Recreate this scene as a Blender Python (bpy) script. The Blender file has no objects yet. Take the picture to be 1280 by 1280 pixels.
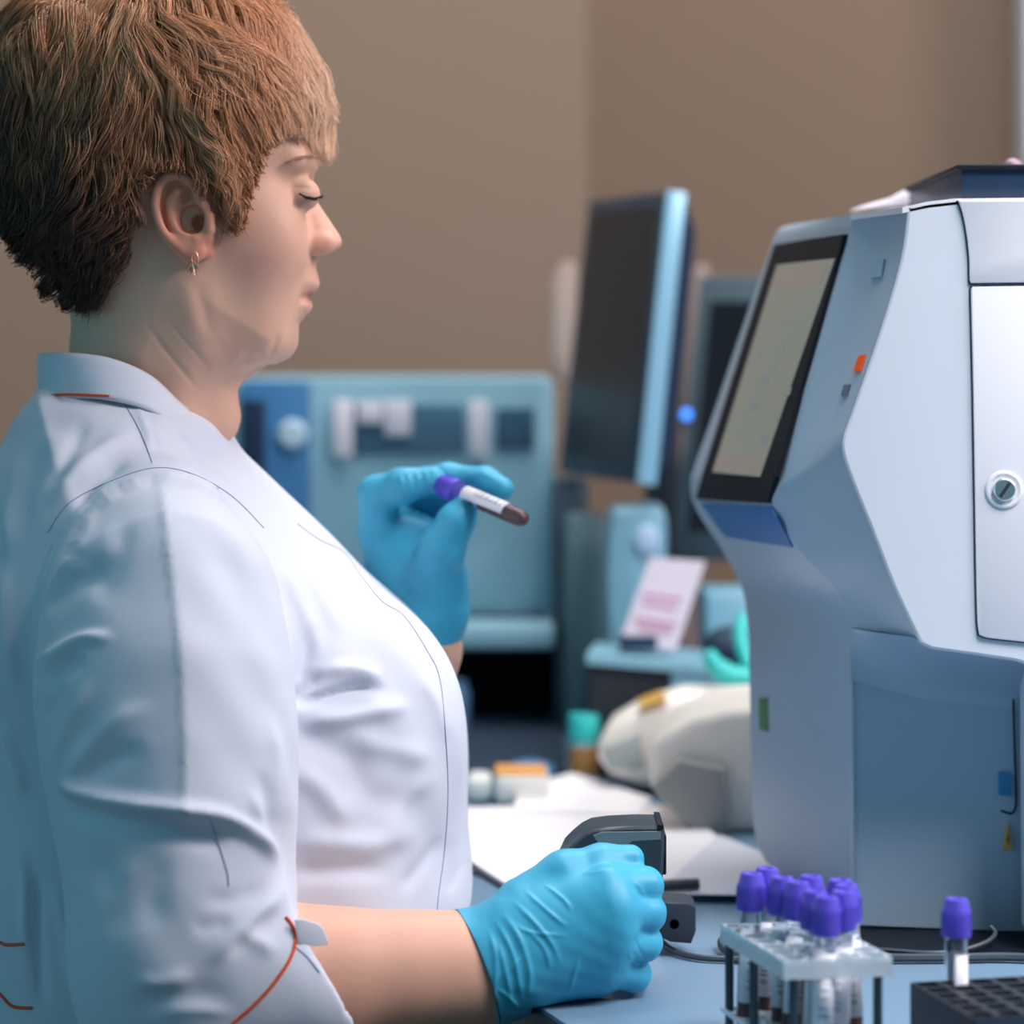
import bpy, bmesh, math, random
import numpy as np
from mathutils import Vector, Matrix
from mathutils.bvhtree import BVHTree
random.seed(7); rng = np.random.default_rng(7)
PI = math.pi
FP = 3555.56; ZC = 1.146; HZ = 445.0; DESK = 0.75
def P(px, py, Y): return ((px-640)*Y/FP, Y, ZC-(py-HZ)*Y/FP)
def PX(v): return 640+v[..., 0]*FP/v[..., 1], HZ+(ZC-v[..., 2])*FP/v[..., 1]
C = bpy.context.scene.collection
# ------------------------------------------------------------------ materials
def lin(h):
    h = h.lstrip('#'); r = []
    for i in (0, 2, 4):
        c = int(h[i:i+2], 16)/255; r.append(c/12.92 if c <= .04045 else ((c+.055)/1.055)**2.4)
    return (*r, 1)
def mat(name, col, rough=.5, metal=0, spec=.5, trans=0, ior=1.45, sss=0, bump=0, bscale=200, bdist=.001, var=.06, vscale=12, attr=None,
        emit=None, estr=1, sheen=0, coat=0, stretch=None, alpha=1):
    m = bpy.data.materials.new(name); m.use_nodes = True
    nt = m.node_tree; N = nt.nodes; L = nt.links; b = N['Principled BSDF']
    c = lin(col) if isinstance(col, str) else (*col, 1)
    tc = N.new('ShaderNodeTexCoord')
    if attr:
        a = N.new('ShaderNodeAttribute'); a.attribute_name = attr; src = a.outputs['Color']
    else:
        a = N.new('ShaderNodeRGB'); a.outputs[0].default_value = c; src = a.outputs[0]
    if var > 0:
        n = N.new('ShaderNodeTexNoise'); n.inputs['Scale'].default_value = vscale; n.inputs['Detail'].default_value = 4
        L.new(tc.outputs['Object'], n.inputs['Vector'])
        mp = N.new('ShaderNodeMapRange'); mp.inputs['To Min'].default_value = 1-var; mp.inputs['To Max'].default_value = 1+var
        L.new(n.outputs['Fac'], mp.inputs['Value'])
        mx = N.new('ShaderNodeVectorMath'); mx.operation = 'SCALE'
        L.new(src, mx.inputs[0]); L.new(mp.outputs[0], mx.inputs['Scale']); src = mx.outputs[0]
    L.new(src, b.inputs['Base Color'])
    b.inputs['Roughness'].default_value = rough; b.inputs['Metallic'].default_value = metal
    b.inputs['Specular IOR Level'].default_value = spec; b.inputs['IOR'].default_value = ior
    b.inputs['Transmission Weight'].default_value = trans
    b.inputs['Coat Weight'].default_value = coat
    b.inputs['Alpha'].default_value = alpha
    if sss:
        b.inputs['Subsurface Weight'].default_value = sss; b.inputs['Subsurface Radius'].default_value = (1, .35, .2)
        b.inputs['Subsurface Scale'].default_value = .006
    if sheen: b.inputs['Sheen Weight'].default_value = sheen
    if emit:
        b.inputs['Emission Color'].default_value = lin(emit); b.inputs['Emission Strength'].default_value = estr
    if bump:
        n2 = N.new('ShaderNodeTexNoise'); n2.inputs['Scale'].default_value = bscale; n2.inputs['Detail'].default_value = 3
        vsrc = tc.outputs['Object']
        if stretch:
            mpg = N.new('ShaderNodeMapping'); mpg.inputs['Scale'].default_value = stretch[:3]
            if len(stretch) > 3: mpg.inputs['Rotation'].default_value = stretch[3:]
            L.new(vsrc, mpg.inputs['Vector']); vsrc = mpg.outputs[0]
        L.new(vsrc, n2.inputs['Vector'])
        bp = N.new('ShaderNodeBump'); bp.inputs['Strength'].default_value = bump; bp.inputs['Distance'].default_value = bdist
        L.new(n2.outputs['Fac'], bp.inputs['Height']); L.new(bp.outputs[0], b.inputs['Normal'])
    return m
# ------------------------------------------------------------------ object helpers
def obj(name, vs, fs, m, parent=None, smooth=True, world=True, sharp=None):
    me = bpy.data.meshes.new(name)
    vs = np.asarray(vs, dtype=np.float64)
    if parent is not None and world:
        vs = (np.c_[vs, np.ones(len(vs))] @ np.array(wm(parent).inverted()).T)[:, :3]
    if isinstance(fs, np.ndarray):
        me.vertices.add(len(vs)); me.vertices.foreach_set('co', vs.ravel())
        k = fs.shape[1]; me.loops.add(fs.size); me.loops.foreach_set('vertex_index', fs.ravel().astype(np.int32))
        me.polygons.add(len(fs)); me.polygons.foreach_set('loop_start', np.arange(0, fs.size, k, dtype=np.int32))
        me.update(calc_edges=True)
    else:
        me.from_pydata([tuple(v) for v in vs], [], [tuple(f) for f in fs]); me.update()
    me.polygons.foreach_set('use_smooth', [smooth]*len(me.polygons))
    if sharp: me.set_sharp_from_angle(angle=math.radians(sharp))
    o = bpy.data.objects.new(name, me); C.objects.link(o)
    if m is not None: me.materials.append(m)
    if parent is not None: o.parent = parent
    return o
def wm(o):
    M = Matrix.Translation(o.location) @ o.rotation_euler.to_matrix().to_4x4()
    return wm(o.parent) @ M if o.parent else M
def thing(name, label, cat, loc, rotz=0, group=None):
    o = bpy.data.objects.new(name, None); C.objects.link(o); o.location = loc; o.rotation_euler = (0, 0, rotz)
    o.empty_display_size = .05
    return tag(o, label, cat, group)
def tag(o, label, cat, group=None):
    o['label'] = label; o['category'] = cat
    if group: o['group'] = group
    return o
def struct(o): o['kind'] = 'structure'; return o
class G:
    """collects shapes as one bmesh"""
    def __init__(s): s.bm = bmesh.new()
    def _tmp(s, t, M=None):
        if M is not None: bmesh.ops.transform(t, matrix=M, verts=t.verts)
        me = bpy.data.meshes.new('t'); t.to_mesh(me); t.free(); s.bm.from_mesh(me); bpy.data.meshes.remove(me)
    def box(s, lo, hi, bev=0, seg=2, M=None):
        t = bmesh.new(); bmesh.ops.create_cube(t, size=1)
        c = [(a+b)/2 for a, b in zip(lo, hi)]; d = [b-a for a, b in zip(lo, hi)]
        for v in t.verts: v.co = Vector((c[0]+v.co.x*d[0], c[1]+v.co.y*d[1], c[2]+v.co.z*d[2]))
        if bev: bmesh.ops.bevel(t, geom=t.edges[:], offset=min(bev, min(d)*.45), segments=seg, affect='EDGES', profile=.5)
        s._tmp(t, M); return s
    def hexa(s, pts, bev=0, seg=2):
        """8 points: bottom 4 then top 4"""
        t = bmesh.new(); v = [t.verts.new(p) for p in pts]
        for f in ((0, 3, 2, 1), (4, 5, 6, 7), (0, 1, 5, 4), (1, 2, 6, 5), (2, 3, 7, 6), (3, 0, 4, 7)): t.faces.new([v[i] for i in f])
        bmesh.ops.recalc_face_normals(t, faces=t.faces[:])
        if bev: bmesh.ops.bevel(t, geom=t.edges[:], offset=bev, segments=seg, affect='EDGES', profile=.5)
        s._tmp(t); return s
    def prism(s, outline, depthvec, bev=0, seg=2):
        t = bmesh.new(); v = [t.verts.new(p) for p in outline]; f = t.faces.new(v)
        r = bmesh.ops.extrude_face_region(t, geom=[f])
        nv = [e for e in r['geom'] if isinstance(e, bmesh.types.BMVert)]
        bmesh.ops.translate(t, verts=nv, vec=depthvec)
        bmesh.ops.recalc_face_normals(t, faces=t.faces[:])
        if bev:
            caps = [f for f in t.faces if len(f.verts) == len(outline)]
            es = list({e for f in caps for e in f.edges})
            bmesh.ops.bevel(t, geom=es, offset=bev, segments=seg, affect='EDGES', profile=.5)
        s._tmp(t); return s
    def lathe(s, prof, n=28, M=None, cap=True):
        t = bmesh.new(); rings = []
        for r, z in prof: rings.append([t.verts.new((r*math.cos(2*PI*i/n), r*math.sin(2*PI*i/n), z)) for i in range(n)])
        for a, b in zip(rings, rings[1:]):
            for i in range(n): t.faces.new((a[i], a[(i+1) % n], b[(i+1) % n], b[i]))
        if cap: t.faces.new(rings[0][::-1]); t.faces.new(rings[-1])
        s._tmp(t, M); return s
    def tube(s, pts, r, n=8, spline=True, sub=6):
        pts = [Vector(p) for p in pts]
        if spline and len(pts) > 2: pts = [Vector(p) for p in crom([tuple(p) for p in pts], sub)]
        rs = r if isinstance(r, (list, tuple)) else [r]*len(pts)
        if len(rs) != len(pts): rs = list(np.interp(np.linspace(0, 1, len(pts)), np.linspace(0, 1, len(rs)), rs))
        t = bmesh.new(); rings = []; up = Vector((.13, .2, .97)).normalized()
        for i, p in enumerate(pts):
            d = (pts[min(i+1, len(pts)-1)]-pts[max(i-1, 0)])
            if d.length < 1e-9: d = Vector((1, 0, 0))
            d.normalize(); u = (up-d*up.dot(d))
            if u.length < .05: u = Vector((1, 0, 0))-d*d.x
            u.normalize(); up = u; w = d.cross(u)
            rings.append([t.verts.new(p+(u*math.cos(2*PI*k/n)+w*math.sin(2*PI*k/n))*rs[i]) for k in range(n)])
        for a, b in zip(rings, rings[1:]):
            for k in range(n): t.faces.new((a[k], a[(k+1) % n], b[(k+1) % n], b[k]))
        t.faces.new(rings[0][::-1]); t.faces.new(rings[-1])
        s._tmp(t); return s
    def ball(s, c, r, M=None, seg=20):
        t = bmesh.new(); bmesh.ops.create_uvsphere(t, u_segments=seg, v_segments=seg//2+2, radius=1)
        rr = r if isinstance(r, (tuple, list)) else (r, r, r)
        for v in t.verts: v.co = Vector((v.co.x*rr[0]+c[0], v.co.y*rr[1]+c[1], v.co.z*rr[2]+c[2]))
        s._tmp(t, M); return s
    def build(s, name, m, parent=None, smooth=True, world=True, sharp=40):
        me = bpy.data.meshes.new(name)
        bmesh.ops.recalc_face_normals(s.bm, faces=s.bm.faces[:])
        s.bm.to_mesh(me); s.bm.free()
        if parent is not None and world: me.transform(wm(parent).inverted())
        me.polygons.foreach_set('use_smooth', [smooth]*len(me.polygons))
        if smooth and sharp: me.set_sharp_from_angle(angle=math.radians(sharp))
        me.materials.append(m)
        o = bpy.data.objects.new(name, me); C.objects.link(o)
        if parent is not None: o.parent = parent
        return o
def crom(pts, sub=6, closed=False):
    pts = np.array(pts, float); n = len(pts); out = []
    rg = range(n) if closed else range(n-1)
    for i in rg:
        if closed: p0, p1, p2, p3 = pts[(i-1) % n], pts[i], pts[(i+1) % n], pts[(i+2) % n]
        else: p0, p1, p2, p3 = pts[max(i-1, 0)], pts[i], pts[i+1], pts[min(i+2, n-1)]
        for k in range(sub):
            t = k/sub
            out.append(.5*((2*p1)+(-p0+p2)*t+(2*p0-5*p1+4*p2-p3)*t*t+(-p0+3*p1-3*p2+p3)*t**3))
    if not closed: out.append(pts[-1])
    return np.array(out)
# ------------------------------------------------------------------ implicit modelling
def smin(a, b, k):
    if k <= 0: return np.minimum(a, b)
    h = np.clip(.5+.5*(b-a)/k, 0, 1); return b*(1-h)+a*h-k*h*(1-h)
def smax(a, b, k): return -smin(-a, -b, k)
def rcone(a, b, ra, rb, sc=None):
    """tapered capsule; sc squashes space per axis about a"""
    a = np.array(a, np.float32); b = np.array(b, np.float32)
    d = b-a; L2 = float(d@d)+1e-12
    def f(X, Y, Z):
        x, y, z = X-a[0], Y-a[1], Z-a[2]
        t = np.clip((x*d[0]+y*d[1]+z*d[2])/L2, 0, 1)
        return np.sqrt((x-t*d[0])**2+(y-t*d[1])**2+(z-t*d[2])**2)-(ra+(rb-ra)*t)
    r = max(ra, rb); return f, np.minimum(a, b)-r, np.maximum(a, b)+r
def ell(c, r, rot=None):
    c = np.array(c, np.float32); r = np.array(r, np.float32)
    R = np.array(rot, np.float32) if rot is not None else None
    def f(X, Y, Z):
        x, y, z = X-c[0], Y-c[1], Z-c[2]
        if R is not None: x, y, z = (R[0, 0]*x+R[1, 0]*y+R[2, 0]*z, R[0, 1]*x+R[1, 1]*y+R[2, 1]*z, R[0, 2]*x+R[1, 2]*y+R[2, 2]*z)
        k0 = np.sqrt((x/r[0])**2+(y/r[1])**2+(z/r[2])**2)
        k1 = np.sqrt((x/r[0]**2)**2+(y/r[1]**2)**2+(z/r[2]**2)**2)+1e-9
        return k0*(k0-1)/k1
    m = max(r) if R is not None else r
    return f, c-m, c+m
def rotxz(deg, yaw=0):
    """local x axis turned by deg in the x-z plane (image counter-clockwise), then about z"""
    return np.array((Matrix.Rotation(math.radians(yaw), 3, 'Z') @ Matrix.Rotation(-math.radians(deg), 3, 'Y')))
def sd2(poly, X, Z):
    """inside-positive 2-D distance to a closed polygon"""
    n = len(poly); d2 = np.full(np.broadcast(X, Z).shape, 1e9, np.float32); ins = np.zeros(d2.shape, bool)
    for i in range(n):
        ax, az = poly[i]; bx, bz = poly[(i+1) % n]; ex, ez = bx-ax, bz-az
        wx, wz = X-ax, Z-az
        t = np.clip((wx*ex+wz*ez)/(ex*ex+ez*ez+1e-12), 0, 1)
        d2 = np.minimum(d2, (wx-ex*t)**2+(wz-ez*t)**2)
        c = ((az <= Z) & (bz > Z)) | ((bz <= Z) & (az > Z))
        ins ^= c & (X < ax+(Z-az)/(ez if abs(ez) > 1e-12 else 1e-12)*ex)
    d = np.sqrt(d2); return np.where(ins, d, -d)
def pxpoly(pts, Y, sub=5):
    q = crom(pts, sub, True) if sub else np.array(pts, float)
    return [((x-640)*Y/FP, ZC-(y-HZ)*Y/FP) for x, y in q]
def infl(poly, Yc, W, R, p=2.2, ylo=None):
    """silhouette in the x-z plane blown up to half width W(x,z) with edge rounding R(x,z)"""
    a = np.array(poly); wmx = .26
    def f(X, Y, Z):
        d = sd2(poly, X, Z)
        w = W(X, Z) if callable(W) else W; r = R(X, Z) if callable(R) else R
        rho = (np.abs((Y-Yc)/w)**p+np.maximum(0, 1-d/r)**p)**(1/p)
        return (rho-1)*np.minimum(w, r)
    ww = W if not callable(W) else wmx
    return f, np.array((a[:, 0].min(), Yc-ww, a[:, 1].min())), np.array((a[:, 0].max(), Yc+ww, a[:, 1].max()))
class Field:
    def __init__(s, lo, hi, h):
        s.lo = np.array(lo, np.float64); s.h = h; s.n = np.ceil((np.array(hi)-s.lo)/h).astype(int)+1
        s.ax = [(s.lo[i]+h*np.arange(s.n[i])).astype(np.float32) for i in range(3)]
        s.F = np.full(s.n, .05, np.float32)
    def sl(s, lo, hi, m):
        a = np.clip(np.floor((lo-m-s.lo)/s.h).astype(int), 0, s.n); b = np.clip(np.ceil((hi+m-s.lo)/s.h).astype(int)+1, 0, s.n)
        return tuple(slice(int(i), int(j)) for i, j in zip(a, b))
    def xyz(s, sl): return s.ax[0][sl[0], None, None], s.ax[1][None, sl[1], None], s.ax[2][None, None, sl[2]]
    def add(s, pr, k=.006):
        f, lo, hi = pr; sl = s.sl(lo, hi, k+4*s.h)
        if any(q.stop <= q.start for q in sl): return s
        s.F[sl] = smin(s.F[sl], f(*s.xyz(sl)).astype(np.float32), k); return s
    def sub(s, pr, k=.004):
        f, lo, hi = pr; sl = s.sl(lo, hi, k+4*s.h)
        if any(q.stop <= q.start for q in sl): return s
        s.F[sl] = smax(s.F[sl], -f(*s.xyz(sl)).astype(np.float32), k); return s
    def chain(s, pts, k=.006):
        for (a, ra), (b, rb) in zip(pts, pts[1:]): s.add(rcone(a, b, ra, rb), k)
        return s
    def sample(s, p, F=None):
        F = s.F if F is None else F
        q = (p-s.lo)/s.h; q = np.clip(q, 0, s.n-1.001); i = q.astype(int); t = q-i; r = 0
        for dx in (0, 1):
            for dy in (0, 1):
                for dz in (0, 1):
                    w = (t[:, 0] if dx else 1-t[:, 0])*(t[:, 1] if dy else 1-t[:, 1])*(t[:, 2] if dz else 1-t[:, 2])
                    r = r+w*F[i[:, 0]+dx, i[:, 1]+dy, i[:, 2]+dz]
        return r
    def grad(s, p, F=None, e=None):
        e = e or s.h*1.5; g = np.zeros_like(p)
        for a in range(3):
            d = np.zeros(3); d[a] = e; g[:, a] = s.sample(p+d, F)-s.sample(p-d, F)
        return g/(np.linalg.norm(g, axis=1, keepdims=True)+1e-12)
    def mesh(s, relax=1):
        F = s.F; I = F < 0
        c = [(i, j, k) for i in (0, 1) for j in (0, 1) for k in (0, 1)]
        nx, ny, nz = s.n
        cnt = sum(I[i:nx-1+i, j:ny-1+j, k:nz-1+k].astype(np.int8) for i, j, k in c)
        act = np.argwhere((cnt > 0) & (cnt < 8))
        vid = np.full((nx-1, ny-1, nz-1), -1, np.int32); vid[act[:, 0], act[:, 1], act[:, 2]] = np.arange(len(act))
        V = {q: F[act[:, 0]+q[0], act[:, 1]+q[1], act[:, 2]+q[2]] for q in c}
        acc = np.zeros((len(act), 3)); num = np.zeros(len(act))
        for a in c:
            for ax in range(3):
                if a[ax] == 0:
                    b = list(a); b[ax] = 1; b = tuple(b); va, vb = V[a], V[b]; m = (va < 0) != (vb < 0)
                    t = np.where(m, va/np.where(m, va-vb, 1), 0)
                    pt = np.array(a, float)[None, :].repeat(len(act), 0); pt[:, ax] += t
                    acc[m] += pt[m]; num[m] += 1
        v = s.lo+(act+acc/num[:, None])*s.h
        fs = []
        for ax in range(3):
            o1, o2 = (ax+1) % 3, (ax+2) % 3
            A = np.take(I, range(0, s.n[ax]-1), ax); B = np.take(I, range(1, s.n[ax]), ax)
            e = np.argwhere(A != B); e = e[(e[:, o1] > 0) & (e[:, o2] > 0) & (e[:, o1] < s.n[o1]-1) & (e[:, o2] < s.n[o2]-1)]
            ins = A[e[:, 0], e[:, 1], e[:, 2]]
            def cell(d1, d2):
                q = e.copy(); q[:, o1] += d1; q[:, o2] += d2; return vid[q[:, 0], q[:, 1], q[:, 2]]
            Q = np.stack([cell(-1, -1), cell(0, -1), cell(0, 0), cell(-1, 0)], 1)
            Q[~ins] = Q[~ins][:, ::-1]; fs.append(Q)
        f = np.concatenate(fs); f = f[(f >= 0).all(1)]
        return v, f
def vnormals(v, f):
    n = np.cross(v[f[:, 2]]-v[f[:, 0]], v[f[:, 3]]-v[f[:, 1]]); r = np.zeros_like(v)
    for k in range(4):
        for a in range(3): r[:, a] += np.bincount(f[:, k], n[:, a], len(v))
    return r/(np.linalg.norm(r, axis=1, keepdims=True)+1e-12)
def relax(v, f, it=2, lam=.5):
    e = np.concatenate([f[:, [0, 1]], f[:, [1, 2]], f[:, [2, 3]], f[:, [3, 0]]])
    deg = np.bincount(e[:, 0], minlength=len(v))+np.bincount(e[:, 1], minlength=len(v))
    for i in range(it*2):
        s = np.zeros_like(v)
        for a in range(3): s[:, a] = np.bincount(e[:, 0], v[e[:, 1], a], len(v))+np.bincount(e[:, 1], v[e[:, 0], a], len(v))
        v = v+(lam if i % 2 == 0 else -lam*1.04)*(s/np.maximum(deg, 1)[:, None]-v)
    return v
def join(*ms):
    V = []; Fs = []; o = 0
    for v, f in ms: V.append(v); Fs.append(f+o); o += len(v)
    return np.concatenate(V), np.concatenate(Fs)
def polydist(px, py, pts):
    """2-D pixel distance to an open polyline, signed side, and 0..1 position along it"""
    pts = crom(pts, 5); best = np.full(px.shape, 1e9); sg = np.zeros(px.shape); al = np.zeros(px.shape)
    L = np.r_[0, np.cumsum(np.hypot(*np.diff(pts, axis=0).T))]; T = L/L[-1]
    for i in range(len(pts)-1):
        ax, ay = pts[i]; ex, ey = pts[i+1]-pts[i]
        t = np.clip(((px-ax)*ex+(py-ay)*ey)/(ex*ex+ey*ey+1e-9), 0, 1)
        dx, dy = px-ax-ex*t, py-ay-ey*t; d = np.hypot(dx, dy); m = d < best
        best[m] = d[m]; sg[m] = np.sign(ex*dy-ey*dx)[m]; al[m] = (T[i]+(T[i+1]-T[i])*t)[m]
    return best, sg, al
def setcol(o, col, name='Col'):
    a = o.data.color_attributes.new(name, 'FLOAT_COLOR', 'POINT')
    a.data.foreach_set('color', np.c_[col, np.ones(len(col))].astype(np.float32).ravel())

# ================================================================== THE WOMAN
import time as _t; _t0 = _t.time()
person = thing('person', 'seated woman with short wavy blonde hair, white coat and blue gloves holding a blood tube', 'person', (-.22, 1.93, 0))
M_skin = mat('skin', '#c88a76', .5, attr='Col', sss=.12, var=.05, vscale=40, bump=.12, bscale=700, bdist=.0004, spec=.35)
M_coat = mat('coat_fabric', '#ced3e0', .62, var=.01, bump=.12, bscale=1500, bdist=.0003, sheen=.15, spec=.25)
M_glove = mat('blue_nitrile', '#3ea3c4', .45, var=.03, vscale=60, bump=.25, bscale=55, bdist=.0016, stretch=(1, 1, 1), spec=.4)
M_pipe = mat('orange_piping', '#e2562a', .5, var=.02)
M_seam = mat('seam_thread', '#8f97b4', .8, var=0)
M_lash = mat('lash', '#0d0b0d', .5, var=0)
M_gold = mat('rose_gold', '#e8b294', .42, metal=1, var=.02)
HY = 1.93
def q(px, py, Y=HY): return np.array(P(px, py, Y), np.float32)
K = HY/FP
# ---- head and neck
base = [(404, 150), (401, 190), (392, 214), (385, 238), (386, 262), (388, 300), (386, 330), (380, 358), (372, 385), (369, 402), (372.5, 418), (371, 434), (361, 448), (345, 455), (333, 457), (319, 468), (300, 478),
        (288, 486), (283, 515), (284, 560), (286, 660), (200, 680), (88, 660), (87, 560), (88, 440), (90, 400), (76, 350), (45, 290), (24, 230), (18, 170), (28, 100), (62, 45), (120, 14), (200, 4), (280, 12), (340, 42), (380, 90), (398, 125)]
hp = pxpoly(base, HY, 4)
def px_of(X, Z): return 640+X*FP/HY, HZ+(ZC-Z)*FP/HY
def sm(a, b, x): t = np.clip((x-a)/(b-a), 0, 1); return t*t*(3-2*t)
def Whead(X, Z):
    px, py = px_of(X, Z)
    w = .076 - .004*sm(190, 300, py) - .010*sm(300, 430, py)*sm(250, 330, px) - .012*sm(330, 460, py)*(1-sm(200, 300, px))
    return w - .004*sm(440, 500, py)+0*X
def Rhead(X, Z):
    px, py = px_of(X, Z)
    return (.088 - .014*sm(150, 300, py)*sm(220, 380, px) - .028*sm(330, 470, py)*(1-sm(230, 330, px)) + .0*X)
H = Field((P(-45, 0, HY)[0], HY-.118, P(0, 640, HY)[2]), (P(450, 0, HY)[0], HY+.118, P(0, -62, HY)[2]), .0015)
H.add(infl(hp, HY, Whead, Rhead, 2.15), .001)
for s in (-1, 1):
    H.add(ell(q(333, 305, HY+s*.041), (.024, .021, .032)), .022)      # cheek
    H.add(ell(q(312, 398, HY+s*.038), (.023, .016, .028)), .022)
    H.add(ell(q(352, 372, HY+s*.014), (.0100, .024, .022)), .012)      # jowl
    H.add(ell(q(370, 203, HY+s*.026), (.012, .022, .009)), .014)      # brow ridge
nose = pxpoly([(384, 226), (388, 238), (396, 251), (410, 272), (420, 287), (426.5, 298), (426.5, 307), (420, 314), (408, 317.5), (395, 320), (378, 320), (366, 290), (370, 240)], HY, 4)
H.add(infl(nose, HY, lambda X, Z: .0075+.0065*sm(240, 305, px_of(X, Z)[1])+0*X, .0105, 2.0), .007)
for s in (-1, 1):
    H.add(ell(q(401, 306, HY+s*.0125), (.0105, .0062, .0075)), .005)     # nostril wings
ulip = pxpoly([(392, 322), (395.5, 336), (399.5, 352), (399, 358), (394, 365), (386, 371), (368, 372), (362, 345), (375, 322)], HY, 4)
H.add(infl(ulip, HY, .023, .015, 2.0), .006)
llip = pxpoly([(386, 372), (390, 379), (390, 386), (383, 394), (375, 400), (362, 398), (364, 373)], HY, 4)
H.add(infl(llip, HY, .021, .014, 2.0), .004)
for s in (-1, 1):
    H.sub(ell(q(407, 314, HY+s*.0065), (.0060, .0040, .0034)), .0015)
    H.sub(ell(q(402, 240, HY+s*.036), (.014, .019, .0085)), .012)       # eye socket
    H.add(ell(q(378, 243, HY+s*.0325), (.0118, .0118, .0112)), .006)   # lids over the eyeball
    H.sub(rcone(q(388, 371.5, HY), q(379, 373, HY+s*.022), .0012, .0009), .003)   # mouth line
    H.sub(rcone(q(386, 371.5, HY+s*.008), q(377, 374, HY+s*.0255), .0012, .0012), .004)
    # neck cords and creases
    H.add(rcone(q(232, 370, HY+s*.044), q(276, 520, HY+s*.018), .010, .010), .024)
    H.sub(ell(q(249, 279, HY+s*.072), (.0050, .012, .0055)), .002)      # ear canal
    H.sub(ell(q(240, 272, HY+s*.078), (.0095, .0065, .0110)), .003)
headF = H
hv, hf = H.mesh(); hv = relax(hv, hf, 1)
# creases of neck, cheek and chin
hn = vnormals(hv, hf); hx, hy = PX(hv); dd_ = np.zeros(len(hv))
for pts, w, amp in [([(180, 402), (200, 428), (232, 468), (250, 490)], 3.2, -.8), ([(208, 398), (232, 425), (262, 462)], 3.0, -.7), ([(246, 350), (254, 385), (266, 420)], 9, -1.0), ([(226, 345), (240, 400), (262, 450), (280, 505)], 14, .9),
                    ([(350, 415), (344, 432), (336, 452)], 4, -1.4), ([(392, 318), (388, 330), (384, 345)], 4, -.8), ([(376, 376), (370, 388), (368, 400)], 4.5, -.9), ([(376, 262), (385, 268), (392, 282)], 6, -.8),
                    ([(362, 236), (376, 234), (392, 237)], 3, -.9), ([(366, 256), (380, 260), (390, 258)], 4, -.6), ([(300, 440), (316, 452), (330, 457)], 10, -1.5)]:
    d, sg, al = polydist(hx, hy, pts); t = np.clip(np.minimum(al, 1-al)/.3, 0, 1); dd_ += amp*.001*np.exp(-(d/w)**2)*t
hv = hv+hn*(dd_*np.clip(np.abs(hn[:, 1])*1.5, 0, 1))[:, None]
# ---- ears, finer grid
def ear(s):
    E = Field((P(180, 0, HY)[0], HY-.112 if s < 0 else HY+.055, P(0, 335, HY)[2]), (P(285, 0, HY)[0], HY-.055 if s < 0 else HY+.112, P(0, 205, HY)[2]), .0008)
    yo = HY+s*.0800                                   # outer plane of the ear
    def e(px, py, d=0): return q(px, py, yo-s*d)
    hel = crom([(254, 262), (246, 243), (238, 228), (226, 219), (211, 219), (199, 231), (194, 250), (196, 270), (203, 288), (214, 302), (226, 312)], 3)
    n = len(hel)
    for i in range(n-1):
        d0, d1 = .004*(1-i/n)+.001*i/n, .004*(1-(i+1)/n)+.001*(i+1)/n
        if i < 5: d0 += .002*(5-i)/5
        r = .0031 if i < n*.7 else .0031-.0008*(i-n*.7)/(n*.3)
        back = .008*math.sin(PI*min(1, i/n*1.1))*0
        E.add(rcone(e(*hel[i], d0-.0012), e(*hel[i+1], d1-.0012), r, r), .0012)
    # bowl plate
    E.add(ell(e(226, 262, .0062), (.0172, .0030, .0255), rotxz(8)), .003)
    E.add(ell(e(240, 315, .0012), (.0080, .0033, .0080)), .004)          # lobe
    E.add(ell(e(231, 303, .0018), (.0095, .0030, .0080)), .004)
    anti = crom([(222, 240), (214, 252), (212, 268), (218, 284), (229, 294), (240, 299)], 3)
    for a, b in zip(anti, anti[1:]): E.add(rcone(e(*a, .0040), e(*b, .0040), .0028, .0028), .0025)
    E.add(rcone(e(222, 242, .0045), e(240, 236, .0055), .0024, .0018), .0025)
    E.add(rcone(e(261, 272, .0030), e(262, 287, .0026), .0042, .0040), .003)   # tragus
    E.add(rcone(e(254, 262, .0050), e(258, 240, .0070), .0042, .0040), .004)
    E.add(rcone(e(246, 300, .0022), e(258, 296, .0030), .0036, .0032), .003)
    # attach to head
    E.add(rcone(e(258, 235, .010), e(256, 312, .009), .0058, .0062), .006)
    E.add(ell(e(238, 265, .0125), (.014, .0065, .022)), .004)
    E.sub(ell(e(240, 274, .0040), (.0088, .0068, .0102), rotxz(-15)), .003)    # concha
    E.sub(ell(e(250, 279, .0085), (.0055, .0075, .0055)), .002)
    E.sub(ell(e(234, 244, .0035), (.0042, .0030, .0062), rotxz(-25)), .0025)
    E.sub(rcone(e(204, 258, .0018), e(208, 284, .0022), .0015, .0012), .002)
    v, f = E.mesh(); return relax(v, f, 1)+0, f
ears = [ear(-1), ear(1)]
# ---- torso, arms, legs under the clothes
TY = 1.945
B = Field((-.43, 1.60, .02), (.32, 2.24, 1.06), .0045)
tors = pxpoly([(110, 560), (270, 545), (330, 625), (410, 700), (490, 800), (530, 890), (550, 980), (560, 1080), (535, 1160), (520, 1300), (500, 1500), (430, 1640), (-60, 1640), (-70, 1400), (-60, 1200), (-60, 950), (-60, 760), (-20, 640), (40, 570)], HY, 3)
B.add(infl(tors, TY, .150, .15, 2.1), .002)
B.add(rcone(q(185, 420, HY), q(185, 600, HY), .05, .06), .02)
SR = (205, 740, 1.800); EL = (205, 1215, 1.715); WR = (612, 1212, 1.742)
def px3(t): return P(*t)
B.chain([(px3(SR), .042), (P(205, 950, 1.750), .044), (px3(EL), .041)], .03)
SL = (215, 690, 2.10); ELl = P(360, 1090, 2.15)
B.chain([(px3(SL), .050), (P(280, 900, 2.15), .045), (ELl, .039)], .03)
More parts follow.
